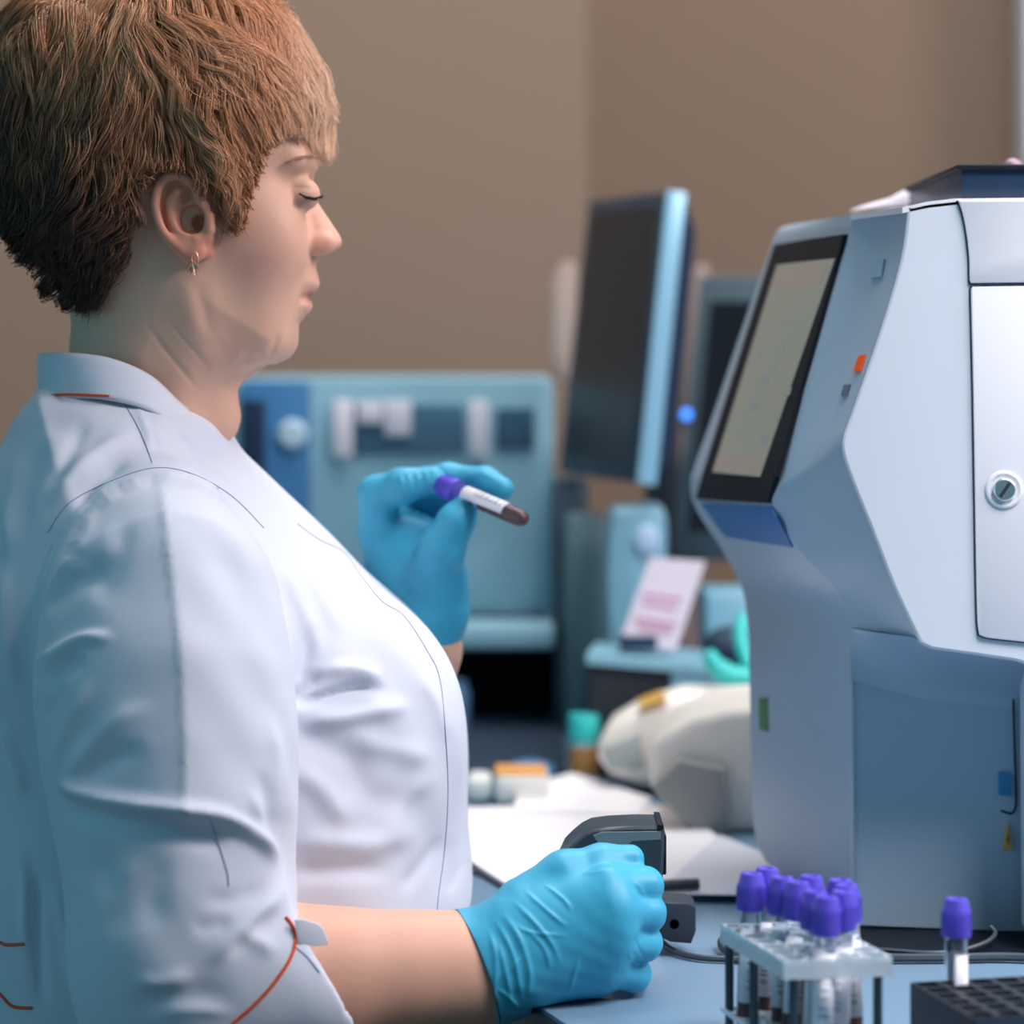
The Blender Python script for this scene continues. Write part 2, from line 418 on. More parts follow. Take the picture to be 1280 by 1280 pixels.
for s in (-1, 1):
    hip = (-.24, 1.94+s*.085, .50); kn = (.17, 1.94+s*.10, .50); an_ = (.15, 1.94+s*.10, .09)
    B.chain([(hip, .095), (kn, .062)], .03); B.chain([(kn, .060), ((.145, 1.94+s*.10, .33), .056), (an_, .040)], .01)
    B.chain([((.13, 1.94+s*.10, .065), .038), ((.26, 1.94+s*.105, .045), .026)], .02)
B.add(ell((-.24, 1.94, .53), (.15, .19, .12)), .04)
bv, bf = B.mesh(); bv = relax(bv, bf, 1)
# forearms with fine grid (skin shows here)
A = Field((-.29, 1.62, .66), (.02, 1.84, .98), .003)
A.chain([(px3(EL), .043), (P(330, 1222, 1.722), .043), (P(430, 1222, 1.728), .0375), (P(520, 1217, 1.735), .0335), (P(590, 1213, 1.741), .0305), (P(645, 1205, 1.742), .027)], .02)
av, af = A.mesh(); av = relax(av, af, 1)
A2 = Field((-.22, 1.95, .72), (0, 2.22, 1.08), .003)
A2.chain([(ELl, .039), (P(450, 960, 2.09), .036), (P(505, 870, 2.05), .029), (P(526, 812, 2.03), .025), (P(528, 780, 2.03), .024)], .02)
a2v, a2f = A2.mesh()
bodyv, bodyf = join((hv, hf), ears[0], ears[1], (bv, bf), (av, af), (a2v, a2f))
body = obj('body', bodyv, bodyf, M_skin, person)
# skin colours that belong to the skin itself
sk = np.array(lin('#deae96')[:3]); lip = np.array(lin('#c06f6e')[:3]); red = np.array(lin('#d07e62')[:3]); blush = np.array(lin('#d69a8a')[:3])
px, py = PX(bodyv); yy = np.abs(bodyv[:, 1]-HY)
col = np.tile(sk, (len(bodyv), 1))
def mixc(w, c): global col; col = col*(1-w[:, None])+c*w[:, None]
mixc(.6*np.exp(-((px-330)/45)**2-((py-320)/45)**2)*(yy < .1), blush)
mixc(.5*np.exp(-((px-415)/16)**2-((py-300)/16)**2), blush)
ne = len(hv); em = np.zeros(len(bodyv)); em[ne:ne+len(ears[0][0])+len(ears[1][0])] = 1
mixc(em*.65, red)
lw = np.exp(-((py-372)/11.)**4)*sm(380, 388, px)*(yy < .024)*(py < 395)*(py > 352)
mixc(np.clip(lw, 0, 1)*.7*np.exp(-(yy/.022)**4), lip)
mixc(.35*(py > 1100)*(px > 380), np.array(lin('#c48f7c')[:3]))
setcol(body, col)
# eyelashes, eyelid line, brow
for s in (-1, 1):
    g = G()
    for i in range(34):
        t = i/33; a = q(377+17*t, 243.5+3.5*math.sin(t*PI*.8), HY+s*(.0462-.0120*t**1.6)); d = np.array((.0022+.0026*t, s*.0030, -.0024+.0022*t+.0007*rng.normal()))
        g.tube([a, a+d*.6, a+d*1.25+np.array((0, 0, .0010))], [.00050, .0004, .00015], 4)
    g.tube([q(374, 242, HY+s*.0455), q(380, 245.2, HY+s*.0458), q(387, 246.5, HY+s*.0430), q(393, 245, HY+s*.037)], .0006, 6)
    e = g.build('eyelashes', M_lash, person)
    g = G()
    for i in range(30):
        t = i/29; a = q(352+43*t, 206-9*math.sin(t*PI*.75)+rng.normal()*1.2, HY+s*(.0535-.019*t**2)); g.tube([a, a+np.array((.004, 0, .0012)), a+np.array((.0075, 0, .0004))], [.0002, .0002, .00005], 4)
    g.build('eyebrow', mat('brow', '#b58a70', .6), person)
# earrings
for s in (-1, 1):
    ye = HY+s*.0862; g = G()
    ring = [P(243.5+4*math.cos(t), 324+9*math.sin(t), ye) for t in np.linspace(-PI*.5, PI*1.1, 14)]
    g.tube(ring, .0005, 8, spline=False); er = g.build('earring', M_gold, person)
    g = G(); c = P(238.5, 334, ye+s*.0005)
    for k in range(9):
        t = -PI*.95+k*PI*.9/8 if k else -PI*.95; L_ = .0058+.0014*(k % 2)
        g.tube([P(241, 328, ye), (c[0]+L_*math.cos(t), ye+s*.001*(k % 3), c[2]+.0012+L_*math.sin(t))], [.0009, .0003], 5, spline=False)
    for k in range(7):
        t = -PI*.9+k*PI*.8/6; g.ball((c[0]+.0036*math.cos(t), ye, c[2]+.0008+.0030*math.sin(t)), (.0012, .0007, .0012), seg=8)
    g.build('leaf_pendant', M_gold, er)
print('head', _t.time()-_t0)
# ================================================================== HAIR
outer_ = [(398, 172), (410, 135), (396, 78), (352, 32), (300, 2), (200, -16), (100, -14), (22, 14), (-16, 80), (-18, 170), (-4, 240), (26, 288), (48, 318), (72, 350), (90, 376)]
lower_ = [(125, 383), (158, 364), (180, 326), (186, 290), (184, 255), (194, 224), (214, 210), (240, 212), (260, 224), (271, 240), (287, 262), (303, 288), (309, 276), (314, 246), (326, 206), (345, 178), (372, 162)]
cap = pxpoly(outer_+lower_, HY, 4)
sl = (slice(None),)*3; X, Y, Z = H.xyz(sl)
dl = None
lowpts = crom(lower_+[(398, 172)], 4); X2, Z2 = X[:, 0, :], Z[:, 0, :]; PXg, PYg = px_of(X2, Z2)
PXg, PYg = np.broadcast_arrays(PXg, PYg)
dl, _, _ = polydist(PXg.astype(float), PYg.astype(float), lower_+[(398, 172)])
reg = sd2(cap, X2, Z2)
outp = sd2(pxpoly(outer_+[(130, 420), (250, 440), (380, 300)], HY, 4), X2, Z2)
thick = (np.clip(.0030+.32*dl*K, .0, .0165)*(1-.72*sm(300, 400, PXg))).astype(np.float32)
FT = H.F-thick[:, None, :]                                   # hair surface everywhere
FT = smax(FT, -(outp[:, None, :]+.000)+0*H.F, .01).astype(np.float32) if False else FT.astype(np.float32)
FC = smax(FT+.0035, -reg[:, None, :]-.001+0*FT, .004).astype(np.float32)
Hc = Field.__new__(Field); Hc.lo, Hc.h, Hc.n, Hc.ax, Hc.F = H.lo, H.h, H.n, H.ax, FC
cv, cf = Hc.mesh(); cv = relax(cv, cf, 2)
M_hair = mat('hair', '#b07a50', .38, attr='Col', var=0, spec=.45)
hc = np.array
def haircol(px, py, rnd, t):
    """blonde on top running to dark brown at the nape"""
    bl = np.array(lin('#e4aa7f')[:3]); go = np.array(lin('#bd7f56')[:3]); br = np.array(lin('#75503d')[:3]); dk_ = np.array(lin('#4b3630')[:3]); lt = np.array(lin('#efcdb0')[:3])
    d = (py-10)/330 + (150-px)/520 + rnd*.25  # hair's own tone; toward the nape some shade is painted in too
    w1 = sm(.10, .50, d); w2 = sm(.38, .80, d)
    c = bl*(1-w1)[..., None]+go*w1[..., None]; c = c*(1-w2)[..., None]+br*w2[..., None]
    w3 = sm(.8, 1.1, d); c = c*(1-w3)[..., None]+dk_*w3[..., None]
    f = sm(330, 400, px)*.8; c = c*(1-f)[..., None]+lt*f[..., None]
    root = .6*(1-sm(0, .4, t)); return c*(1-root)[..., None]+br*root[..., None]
cpx, cpy = PX(cv)
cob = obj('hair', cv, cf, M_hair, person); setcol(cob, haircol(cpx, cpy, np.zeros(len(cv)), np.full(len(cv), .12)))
def lf(p, seed, sc):
    """cheap smooth noise from sines, -1..1"""
    r = np.random.default_rng(seed); o = 0
    for k in range(6):
        d = r.normal(size=3)*sc; o = o+np.sin(p@d+r.uniform(0, 6.28))
    return o/2.6
NG = 2600
cn = vnormals(cv, cf)
regv = np.array([0.]*len(cv)); ii = np.clip(((cv-H.lo)/H.h).astype(int), 0, H.n-1); regv = reg[ii[:, 0], ii[:, 2]]
cand = np.where((regv > -.0005) & (H.sample(cv) > -.001))[0]
root = cv[rng.choice(cand, NG)]+rng.normal(size=(NG, 3))*.001
crown = np.array(P(165, 0, HY)); steps = 18; st_ = .0038
path = np.zeros((steps, NG, 3)); path[0] = root
whorl = crown
ph = lf(root, 3, 45)*3.0+rng.normal(size=NG)*.22; amp = .55+.3*lf(root, 4, 50); hgt = .0015+.0085*np.clip((lf(root, 5, 75)+.8)/1.8, 0, 1)+rng.uniform(0, .0015, NG)
lenf = rng.uniform(.75, 1.1, NG); alive = np.ones(NG)
p = root.copy(); rpx, rpy = PX(root)
lenf *= np.where(rpy > 250, .5, 1.0); lenf *= np.where(rpy > 310, .75, 1.0); hgt *= np.where(rpy > 270, .45, 1.0)
for i in range(1, steps):
    n = H.grad(p, FT); px, py = PX(p)
    d = p-crown; d /= np.linalg.norm(d, axis=1, keepdims=True)+1e-6
    d = d+np.array((0, 0, -.55))+np.array((.75, 0, -.05))*sm(230, 360, px)[:, None]*(1-sm(90, 190, py))[:, None]+np.array((-.65, 0, .05))*(sm(190, 290, py)*(1-sm(170, 230, px)))[:, None]
    d += np.array((.30, 0, 0))*((1-sm(60, 160, py))*sm(170, 260, px))[:, None]
    d[:, 1] -= np.sign(p[:, 1]-HY)*.1
    d -= n*(d*n).sum(1, keepdims=True); d /= np.linalg.norm(d, axis=1, keepdims=True)+1e-9
    side = np.cross(n, d)
    wv = np.cos(i*st_/.058*2*PI/1.0+ph)*amp*(.5+.5*sm(0, 5, np.float64(i)))
    d = d+side*wv[:, None]; d /= np.linalg.norm(d, axis=1, keepdims=True)
    p = p+d*st_*lenf[:, None]*alive[:, None]
    t = i/(steps-1); targ = hgt*(1-.55*sm(300, 390, px))*math.sin(PI*(.15+.8*t))+.0002+.0014*np.sin(i*.42+ph*1.5)
    f = H.sample(p, FT); p = p-n*((f-targ)*.7)[:, None]
    q_ = np.clip(((p-H.lo)/H.h).astype(int), 0, H.n-1); rr = reg[q_[:, 0], q_[:, 2]]
    px, py = PX(p); lim = np.where(px > 386, .014, np.where(px > 345, .0055, .0045)); lim = np.where((px > 405) & (py < 150), .001, lim)
    alive = np.where(-rr > -0.0 + lim, 0, alive) if False else np.where(rr < -lim, 0, alive)
    path[i] = p
CH = 15; TS = NG*CH
gi = np.repeat(np.arange(NG), CH)
off = rng.normal(size=(TS, 3))*.0026; conv = (1-.70*np.linspace(0, 1, steps)**.8)
noise_ph = rng.uniform(0, 6.28, TS); strands = path[:, gi, :]+off[None]*conv[:, None, None]
tt = np.linspace(0, 1, steps)
for a in range(3): strands[:, :, a] += 0.0005*np.sin(tt[:, None]*5+noise_ph[None]*(1+a))*tt[:, None]
stray = rng.uniform(size=TS) < .06
strands += (rng.normal(size=(TS, 3))*.0035*stray[:, None])[None]*tt[:, None, None]**1.5
# keep strands out of the head
flat = strands.reshape(-1, 3); f = H.sample(flat); nn_ = H.grad(flat, H.F); push = np.maximum(0, .0008-f); flat = flat+nn_*push[:, None]; strands = flat.reshape(steps, TS, 3)
tan = np.gradient(strands, axis=0); tan /= np.linalg.norm(tan, axis=2, keepdims=True)+1e-9
ref = np.array((.3, .8, .5)); ref = ref/np.linalg.norm(ref)
u = np.cross(tan, ref); u /= np.linalg.norm(u, axis=2, keepdims=True)+1e-9; w_ = np.cross(tan, u)
rad = (.00029*np.minimum(1, 1.3*(1-tt)+.12))[:, None, None]*rng.uniform(.6, 1.15, (1, TS, 1))
ringv = np.stack([strands+rad*(u*math.cos(a)+w_*math.sin(a)) for a in (0, 2*PI/3, 4*PI/3)], 2)   # steps,TS,3,3
V = ringv.transpose(1, 0, 2, 3).reshape(-1, 3)
b0 = (np.arange(TS)*steps*3)[:, None, None]; ii_ = (np.arange(steps-1)*3)[None, :, None]; kk = np.arange(3)[None, None, :]; k2 = (kk+1) % 3
Q = np.stack([b0+ii_+kk, b0+ii_+k2, b0+ii_+3+k2, b0+ii_+3+kk], -1).reshape(-1, 4)
hs = obj('hair_strands', V, Q, M_hair, cob); hs['kind'] = 'stuff'
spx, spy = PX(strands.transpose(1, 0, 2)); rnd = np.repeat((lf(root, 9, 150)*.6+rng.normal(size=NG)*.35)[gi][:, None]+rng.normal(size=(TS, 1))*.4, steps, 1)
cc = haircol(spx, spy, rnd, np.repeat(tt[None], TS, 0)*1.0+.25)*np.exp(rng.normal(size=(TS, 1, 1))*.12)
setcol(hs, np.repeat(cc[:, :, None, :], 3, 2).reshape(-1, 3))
print('hair', _t.time()-_t0)
# ================================================================== COAT
CO = Field((-.44, 1.615, .56), (.005, 2.26, 1.142), .0026)
ct = pxpoly([(95, 476), (150, 477), (212, 496), (262, 532), (292, 560), (345, 610), (420, 682), (490, 762), (532, 830), (557, 895), (576, 970), (586, 1050), (590, 1120), (575, 1180), (555, 1260), (550, 1340), (552, 1500), (-110, 1500), (-105, 1300), (-95, 1150), (-100, 950), (-100, 780), (-70, 670), (-25, 600), (18, 536), (44, 500), (60, 480)], HY, 4)
def Wc(X, Z):
    px, py = px_of(X, Z); return .186-.012*sm(700, 900, py)+.0*X
def Rc(X, Z):
    px, py = px_of(X, Z); return .150-.02*sm(900, 1200, py)-.02*sm(300, 500, px)+0*X
CO.add(infl(ct, TY, Wc, Rc, 2.25), .002)
for s in (-1, 1): CO.add(ell(P(455, 900, TY+s*.062), (.060, .062, .070)), .05)
CO.add(ell(q(158, 542, HY), (.066, .096, .0275)), .022)
# sleeves: near and far
SF = Field(CO.lo, CO.lo+CO.h*(CO.n-1.5), CO.h)
SF.chain([(P(190, 668, 1.815), .050), (P(202, 760, 1.768), .068), (P(205, 860, 1.748), .0745), (P(214, 960, 1.736), .072), (P(222, 1050, 1.724), .0655), (P(228, 1150, 1.716), .0625), (P(238, 1225, 1.716), .0615)], .022)
SG = Field(CO.lo, CO.lo+CO.h*(CO.n-1.5), CO.h)
SG.chain([(P(225, 1222, 1.716), .0605), (P(320, 1218, 1.720), .0570), (P(440, 1232, 1.727), .0590)], .03)
cn_ = np.array((.85, .30, .50)); cpt = np.array(P(388, 1212, 1.72)); ax = cn_/np.linalg.norm(cn_)
X, Y, Z = SF.xyz((slice(None),)*3)
pl = ((X-cpt[0])*ax[0]+(Y-cpt[1])*ax[1]+(Z-cpt[2])*ax[2]).astype(np.float32)
SG.F = smax(SG.F, pl, .002); SF.F = smin(SF.F, SG.F, .026)
f_, lo, hi = rcone(P(300, 1222, 1.721), P(470, 1238, 1.728), .0525, .0560); sl = SF.sl(lo, hi, .01); X, Y, Z = SF.xyz(sl)
SF.F[sl] = np.maximum(SF.F[sl], -f_(X, Y, Z).astype(np.float32))
F2 = SF.F.copy(); F2[SF.ax[0] > P(300, 0, 1.8)[0]] = .05
CO.F = smin(CO.F, SF.F, .010)
CO.chain([(P(215, 680, 2.07), .055), (P(225, 850, 2.145), .068), (P(300, 1000, 2.16), .062), (P(360, 1090, 2.15), .058), (P(420, 1010, 2.12), .054)], .03)
cv2, cf2 = CO.mesh(); cv2 = relax(cv2, cf2, 2)
nrm = vnormals(cv2, cf2); px, py = PX(cv2); cam_ = np.array((0, 0, ZC)); vd = cv2-cam_; vd /= np.linalg.norm(vd, axis=1, keepdims=True)
fac = np.clip(-(vd*nrm).sum(1)*1.6, 0, 1)
isarm = (SF.sample(cv2) < .0035) & (cv2[:, 1] < 1.86)
def stroke(pts, w, amp, kind='r', where=None, w2=None, end=.15, only=None):
    """folds: r ridge/groove, c sharp crease; amp mm (positive = outwards)"""
    global disp
    d, sg, al = polydist(px, py, pts)
    ww = w if w2 is None else np.where(sg < 0, w, w2)
    pr = np.exp(-(d/ww)**2) if kind == 'r' else np.exp(-d/ww)
    t = np.minimum(np.clip(al/end, 0, 1), np.clip((1-al)/end, 0, 1)) if end > 0 else 1.0
    t = t*t*(3-2*t) if end > 0 else 1
    k = pr*t*amp*.001
    if only is not None: k = k*only
    disp = disp+k
disp = np.zeros(len(cv2))
arm = isarm.astype(float); tor = (~isarm).astype(float)
xx = cv2[:, 0]; armz = arm*(px < 375)
# sleeve centre crease with the gathered panel edge
stroke([(197, 588), (204, 650), (214, 740), (223, 830), (228, 930), (229, 1012), (231, 1050)], 95, 11, 'c', w2=66, end=.09, only=arm)
d_, sg_, al_ = polydist(px, py, [(197, 588), (204, 650), (214, 740), (223, 830), (228, 930), (229, 1012)])
disp = disp-.0013*np.exp(-d_/60)*(1/(1+np.exp(-(sg_*d_-2)/1.0)))*arm*np.clip(np.minimum(al_, 1-al_)/.06, 0, 1)
# deep folds of the rear of the sleeve
for pts, w, a in [([(50, 770), (85, 735), (130, 712), (150, 716)], 15, -5.5), ([(36, 832), (70, 818), (105, 800), (150, 800)], 8, 5), ([(45, 862), (80, 835), (110, 818)], 13, -5),
                  ([(50, 985), (75, 930), (105, 870), (118, 840)], 10, 3.6), ([(70, 1000), (100, 950), (150, 900), (200, 880)], 12, 3), ([(52, 905), (66, 880), (78, 850)], 9, -3), ([(95, 985), (140, 950), (190, 935)], 14, -3),
                  ([(120, 640), (100, 690), (70, 730)], 10, 2.8), ([(165, 650), (150, 700), (120, 760)], 14, -2.4), ([(60, 650), (40, 730), (30, 800)], 12, 2.4)]:
    stroke(pts, w, a, only=arm, end=.3)
# overhang above the elbow and the folds in the crook
stroke([(62, 968), (95, 988), (150, 1002), (225, 1013), (280, 1024), (325, 1050), (345, 1085)], 9, 6.5, only=arm, end=.12)
stroke([(70, 1000), (120, 1022), (190, 1034), (250, 1045), (290, 1060)], 13, -5.5, only=arm, end=.2)
for pts, w, a in [([(347, 1095), (345, 1120), (318, 1150), (285, 1182), (256, 1212)], 9, 5), ([(352, 1132), (330, 1150), (305, 1172), (280, 1200)], 9, -4.5), ([(290, 1160), (320, 1176), (350, 1196)], 9, 2.5),
                  ([(245, 1122), (275, 1126), (300, 1122), (335, 1106)], 10, -2.2), ([(235, 1160), (265, 1158), (292, 1150)], 10, -2.2),
                  ([(245, 1215), (200, 1230), (160, 1222)], 9, 3.5), ([(150, 1250), (200, 1247), (260, 1244), (300, 1248)], 16, -2.6), ([(110, 1050), (140, 1110), (150, 1180)], 15, -3), ([(175, 1060), (150, 1110), (138, 1160)], 12, 2.5),
                  ([(210, 1060), (195, 1110), (190, 1170)], 16, -2.5), ([(330, 880), (345, 960), (335, 1030)], 9, 3), ([(318, 960), (328, 1000), (330, 1040)], 7, -4), ([(290, 620), (330, 700), (352, 780), (360, 860)], 10, 2.5),
                  ([(250, 640), (290, 740), (310, 860)], 18, -2.2), ([(300, 980), (320, 1020), (332, 1060)], 6, 2.5), ([(190, 1270), (240, 1262), (300, 1268)], 7, 3)]:
    stroke(pts, w*1.15, a*(.5 if w < 8 else .8), only=arm*(px < 372), end=.35)
# gathers round the sleeve head
for k in range(15):
    t = k/14; a = math.radians(205-150*t); cx_, cy_ = 205, 690
    x0, y0 = cx_+120*math.cos(a)*1.05, cy_-102*math.sin(a); x1, y1 = cx_+92*math.cos(a), cy_-72*math.sin(a)
    stroke([(x0, y0), ((x0+x1)/2, (y0+y1)/2+1), (x1, y1)], 4.2, (1.6 if k % 2 else -1.6)*(.6 if k < 7 else 1), end=.35)
# yoke and shoulder folds
for pts, w, a in [([(60, 640), (85, 600), (130, 560), (175, 540)], 10, 4), ([(95, 640), (125, 600), (165, 575)], 8, -3.5), ([(110, 520), (90, 560), (60, 620)], 10, -3), ([(180, 520), (205, 560), (260, 600)], 8, 2.4), ([(205, 520), (250, 570), (310, 610)], 7, -2.4),
                  ([(235, 555), (280, 600), (340, 640)], 6, 2), ([(170, 500), (182, 540), (190, 575)], 4, 2.2), ([(30, 560), (15, 620), (5, 700)], 10, 3), ([(60, 540), (35, 600), (25, 680)], 12, -3)]:
    stroke(pts, w, a, end=.3)
# chest folds running from the armpit
for pts, w, a in [([(366, 885), (400, 872), (445, 860), (487, 862)], 6.5, -7), ([(360, 880), (390, 855), (404, 835)], 9, -6), ([(372, 865), (384, 820), (392, 775)], 8, -4), ([(400, 840), (440, 838), (480, 850)], 9, 4.5), ([(365, 905), (410, 900), (470, 890), (520, 880)], 11, 5),
                  ([(352, 925), (395, 925), (440, 950), (470, 990)], 22, -4.5), ([(355, 960), (400, 985), (440, 1040)], 16, 4), ([(380, 700), (410, 760), (430, 800)], 10, 2.5), ([(405, 690), (440, 750), (465, 800)], 9, -2), ([(350, 700), (385, 780), (400, 830)], 9, 3),
                  ([(350, 1060), (400, 1052), (470, 1055), (530, 1035)], 14, 3.5), ([(350, 1090), (420, 1090), (500, 1085)], 13, -3.5), ([(420, 960), (480, 1000), (540, 1010)], 20, -3), ([(430, 920), (500, 940), (550, 950)], 14, 2.6), ([(480, 1060), (510, 1000), (545, 960)], 12, 2.4),
                  ([(500, 1120), (530, 1080), (565, 1040)], 10, -2.2), ([(560, 1070), (575, 1020), (578, 980)], 6, 1.6), ([(560, 1120), (572, 1090), (584, 1070)], 6, -1.8), ([(520, 840), (545, 880), (560, 930)], 7, 1.5)]:
    stroke(pts, w, a, only=tor, end=.3)
# back, behind the arm
for pts, w, a in [([(2, 700), (10, 800), (25, 870)], 10, 4), ([(0, 900), (18, 960), (30, 1000)], 10, 4), ([(10, 1040), (30, 1090), (35, 1200)], 8, 3.5), ([(50, 1080), (45, 1160), (55, 1270)], 8, -4), ([(0, 620), (-5, 720), (0, 800)], 10, -3), ([(60, 1100), (80, 1150), (95, 1250)], 8, 3)]:
    stroke(pts, w, a, only=tor, end=.3)
# general soft cloth unevenness
disp += .0012*lf(cv2, 21, 28)+.0006*lf(cv2, 22, 70)
cv2 = cv2+nrm*(disp*fac)[:, None]
coat = obj('coat', cv2, cf2, M_coat, person)
bvh = BVHTree.FromPolygons([Vector(v) for v in cv2], [tuple(int(a) for a in f) for f in cf2])
def proj(px, py, lift=.0006, tree=None):
    d = (Vector(P(px, py, 1.0))-Vector(cam_)).normalized(); r = (tree or bvh).ray_cast(Vector(cam_), d)
    if r[0] is None: return None
    return tuple(r[0]-d*lift)
def onseam(name, pts, r, m, lift=.0004, par=None, n=6):
    L = [proj(a, b, lift) for a, b in crom(pts, n)]; L = [p for p in L if p]
    if len(L) < 3: return None
    g = G(); g.tube(L, r, 6, spline=False); return g.build(name, m, par or coat)
onseam('seam', [(372, 655), (400, 675), (430, 690), (450, 718), (478, 752), (505, 770), (535, 815), (550, 850), (557, 920), (560, 990), (556, 1060), (548, 1120), (546, 1150)], .00035, M_seam)
onseam('seam', [(150, 497), (165, 520), (180, 550), (190, 578)], .0003, M_seam)
onseam('seam', [(60, 665), (85, 630), (130, 605), (190, 585), (240, 592), (290, 620), (330, 660)], .0003, M_seam)
onseam('seam', [(262, 1022), (275, 1060), (284, 1090), (286, 1108)], .0003, M_seam)
# stand collar
ctop = [(48, 443, 1.93), (60, 441, 1.898), (95, 442, 1.876), (140, 449, 1.866), (188, 470, 1.866), (226, 505, 1.878), (262, 534, 1.905), (286, 552, 1.93)]
cbot = [(48, 500, 1.93), (58, 499, 1.882), (92, 498, 1.856), (135, 500, 1.845), (188, 514, 1.848), (236, 545, 1.866), (280, 576, 1.900), (310, 594, 1.935)]
ct_ = crom([P(*c) for c in ctop], 6); cb_ = crom([P(*c) for c in cbot], 6); V = []; Q = []
nr = 8
def ringrow(ct_, cb_):
    for a, b in zip(ct_, cb_):
        for k in range(nr):
            t = k/(nr-1); p = a*(1-t)+b*t; p = p+np.array((0, -.0018*math.sin(PI*t), 0))*(1 if a[1] <= HY else -1); V.append(p)
full_t = list(ct_)+[np.array((p[0], 2*HY-p[1], p[2])) for p in ct_[::-1][1:]]; full_b = list(cb_)+[np.array((p[0], 2*HY-p[1], p[2])) for p in cb_[::-1][1:]]
ringrow(full_t, full_b); m_ = len(full_t)
for i in range(m_-1):
    for k in range(nr-1): o = i*nr+k; Q.append((o, o+1, o+nr+1, o+nr))
for k in range(nr-1): o = (m_-1)*nr+k; Q.append((o, o+1, k+1, k))
cl = obj('collar', V, Q, M_coat, coat); s_ = cl.modifiers.new('s', 'SOLIDIFY'); s_.thickness = .0016; s_.offset = 0
g = G(); g.tube([tuple(p+np.array((0, -.0012, .001))) for p in crom([P(*c) for c in [(48, 497, 1.928), (58, 496, 1.880), (92, 495, 1.853), (137, 497, 1.842)]], 8)], .0009, 8, spline=False); g.build('piping', M_pipe, coat)
# cuff band, piping and tab
onseam('piping', [(357, 1146), (366, 1158), (369, 1176), (363, 1198), (345, 1226), (322, 1252), (295, 1276), (280, 1288)], .0011, M_pipe, lift=.0003)
onseam('seam', [(370, 1184), (384, 1196), (400, 1216)], .0003, M_seam)
# button tab over the cuff
tb = [(368, 1150), (378, 1149), (398, 1155), (405, 1162), (411, 1181), (395, 1183), (372, 1180)]
yt = (proj(365, 1165) or (0, 1.67, 0))[1]-.0022
g = G(); g.prism([P(a, b, yt+.012*max(0, (a-372)/40)) for a, b in tb], (0, .0016, 0), bev=.0005); g.build('cuff_tab', M_coat, coat, sharp=60)
# pocket piping on the back, at the left edge
onseam('piping', [(-20, 1160), (0, 1178), (12, 1181), (30, 1180)], .0010, M_pipe)
onseam('piping', [(-20, 1225), (0, 1243), (16, 1258), (40, 1260)], .0010, M_pipe)
print('coat', _t.time()-_t0)
# ================================================================== GLOVES
def glove(name, F, folds, label=None):
    v, f = F.mesh(); v = relax(v, f, 1); n = vnormals(v, f); gx, gy = PX(v)
    vdd = v-cam_; vdd /= np.linalg.norm(vdd, axis=1, keepdims=True); fc_ = np.clip(-(vdd*n).sum(1)*2, 0, 1); d_ = np.zeros(len(v))
    for pts, w, amp in folds:
        d, sg, al = polydist(gx, gy, pts); t = np.clip(np.minimum(al, 1-al)/.25, 0, 1); d_ += amp*.001*np.exp(-(d/w)**2)*t
    v = v+n*(d_*fc_)[:, None]+n*(.0002*lf(v, 31, 260))[:, None]
    return v, f
R = Field((P(560, 0, 1.76)[0]-.006, 1.685, DESK-.012), (P(838, 0, 1.76)[0]+.004, 1.832, P(0, 1050, 1.76)[2]), .0011)
def r_(x, y, Y): return P(x, y, Y)
# wrist and sleeve of the glove
R.chain([(r_(580, 1212, 1.741), .0355), (r_(600, 1211, 1.741), .0345), (r_(640, 1196, 1.742), .0325), (r_(668, 1180, 1.744), .0305)], .01)
for (x0, y0, Y0, r0), (x1, y1, Y1, r1) in (((655, 1150, 1.742, .019), (758, 1113, 1.738, .0145)), ((655, 1175, 1.738, .020), (766, 1140, 1.731, .0148)),
                                        ((655, 1195, 1.740, .020), (764, 1175, 1.733, .0148)), ((655, 1212, 1.744, .019), (752, 1208, 1.741, .0150))):
    R.add(rcone(r_(x0, y0, Y0), r_(x1, y1, Y1), r0, r1), .016)
R.add(rcone(r_(680, 1222, 1.752), r_(745, 1222, 1.754), .014, .012), .012)
R.add(ell(r_(712, 1170, 1.758), (.045, .016, .034)), .012)
fing = [[(760, 1110, 1.738, .0142), (806, 1107, 1.750, .0112), (808, 1110, 1.772, .0100), (788, 1114, 1.786, .0090)],
        [(766, 1140, 1.732, .0142), (809, 1141, 1.747, .0112), (811, 1144, 1.772, .0102), (790, 1147, 1.788, .0092)],
        [(764, 1175, 1.734, .0138), (805, 1179, 1.750, .0110), (806, 1180, 1.774, .0100), (786, 1182, 1.788, .0090)],
        [(752, 1206, 1.742, .0132), (792, 1218, 1.757, .0104), (794, 1216, 1.776, .0092), (776, 1214, 1.786, .0084)]]
for fi in fing:
    F_ = Field(R.lo, R.lo+R.h*(R.n-1.5), R.h); F_.chain([(r_(*a[:3]), a[3]) for a in fi], .003)
    R.F = smin(R.F, F_.F, .0028)
F_ = Field(R.lo, R.lo+R.h*(R.n-1.5), R.h)
F_.chain([(r_(660, 1132, 1.748), .019), (r_(706, 1094, 1.752), .0145), (r_(752, 1079, 1.757), .0112), (r_(788, 1073, 1.762), .0086)], .006)
R.F = smin(R.F, F_.F, .006)
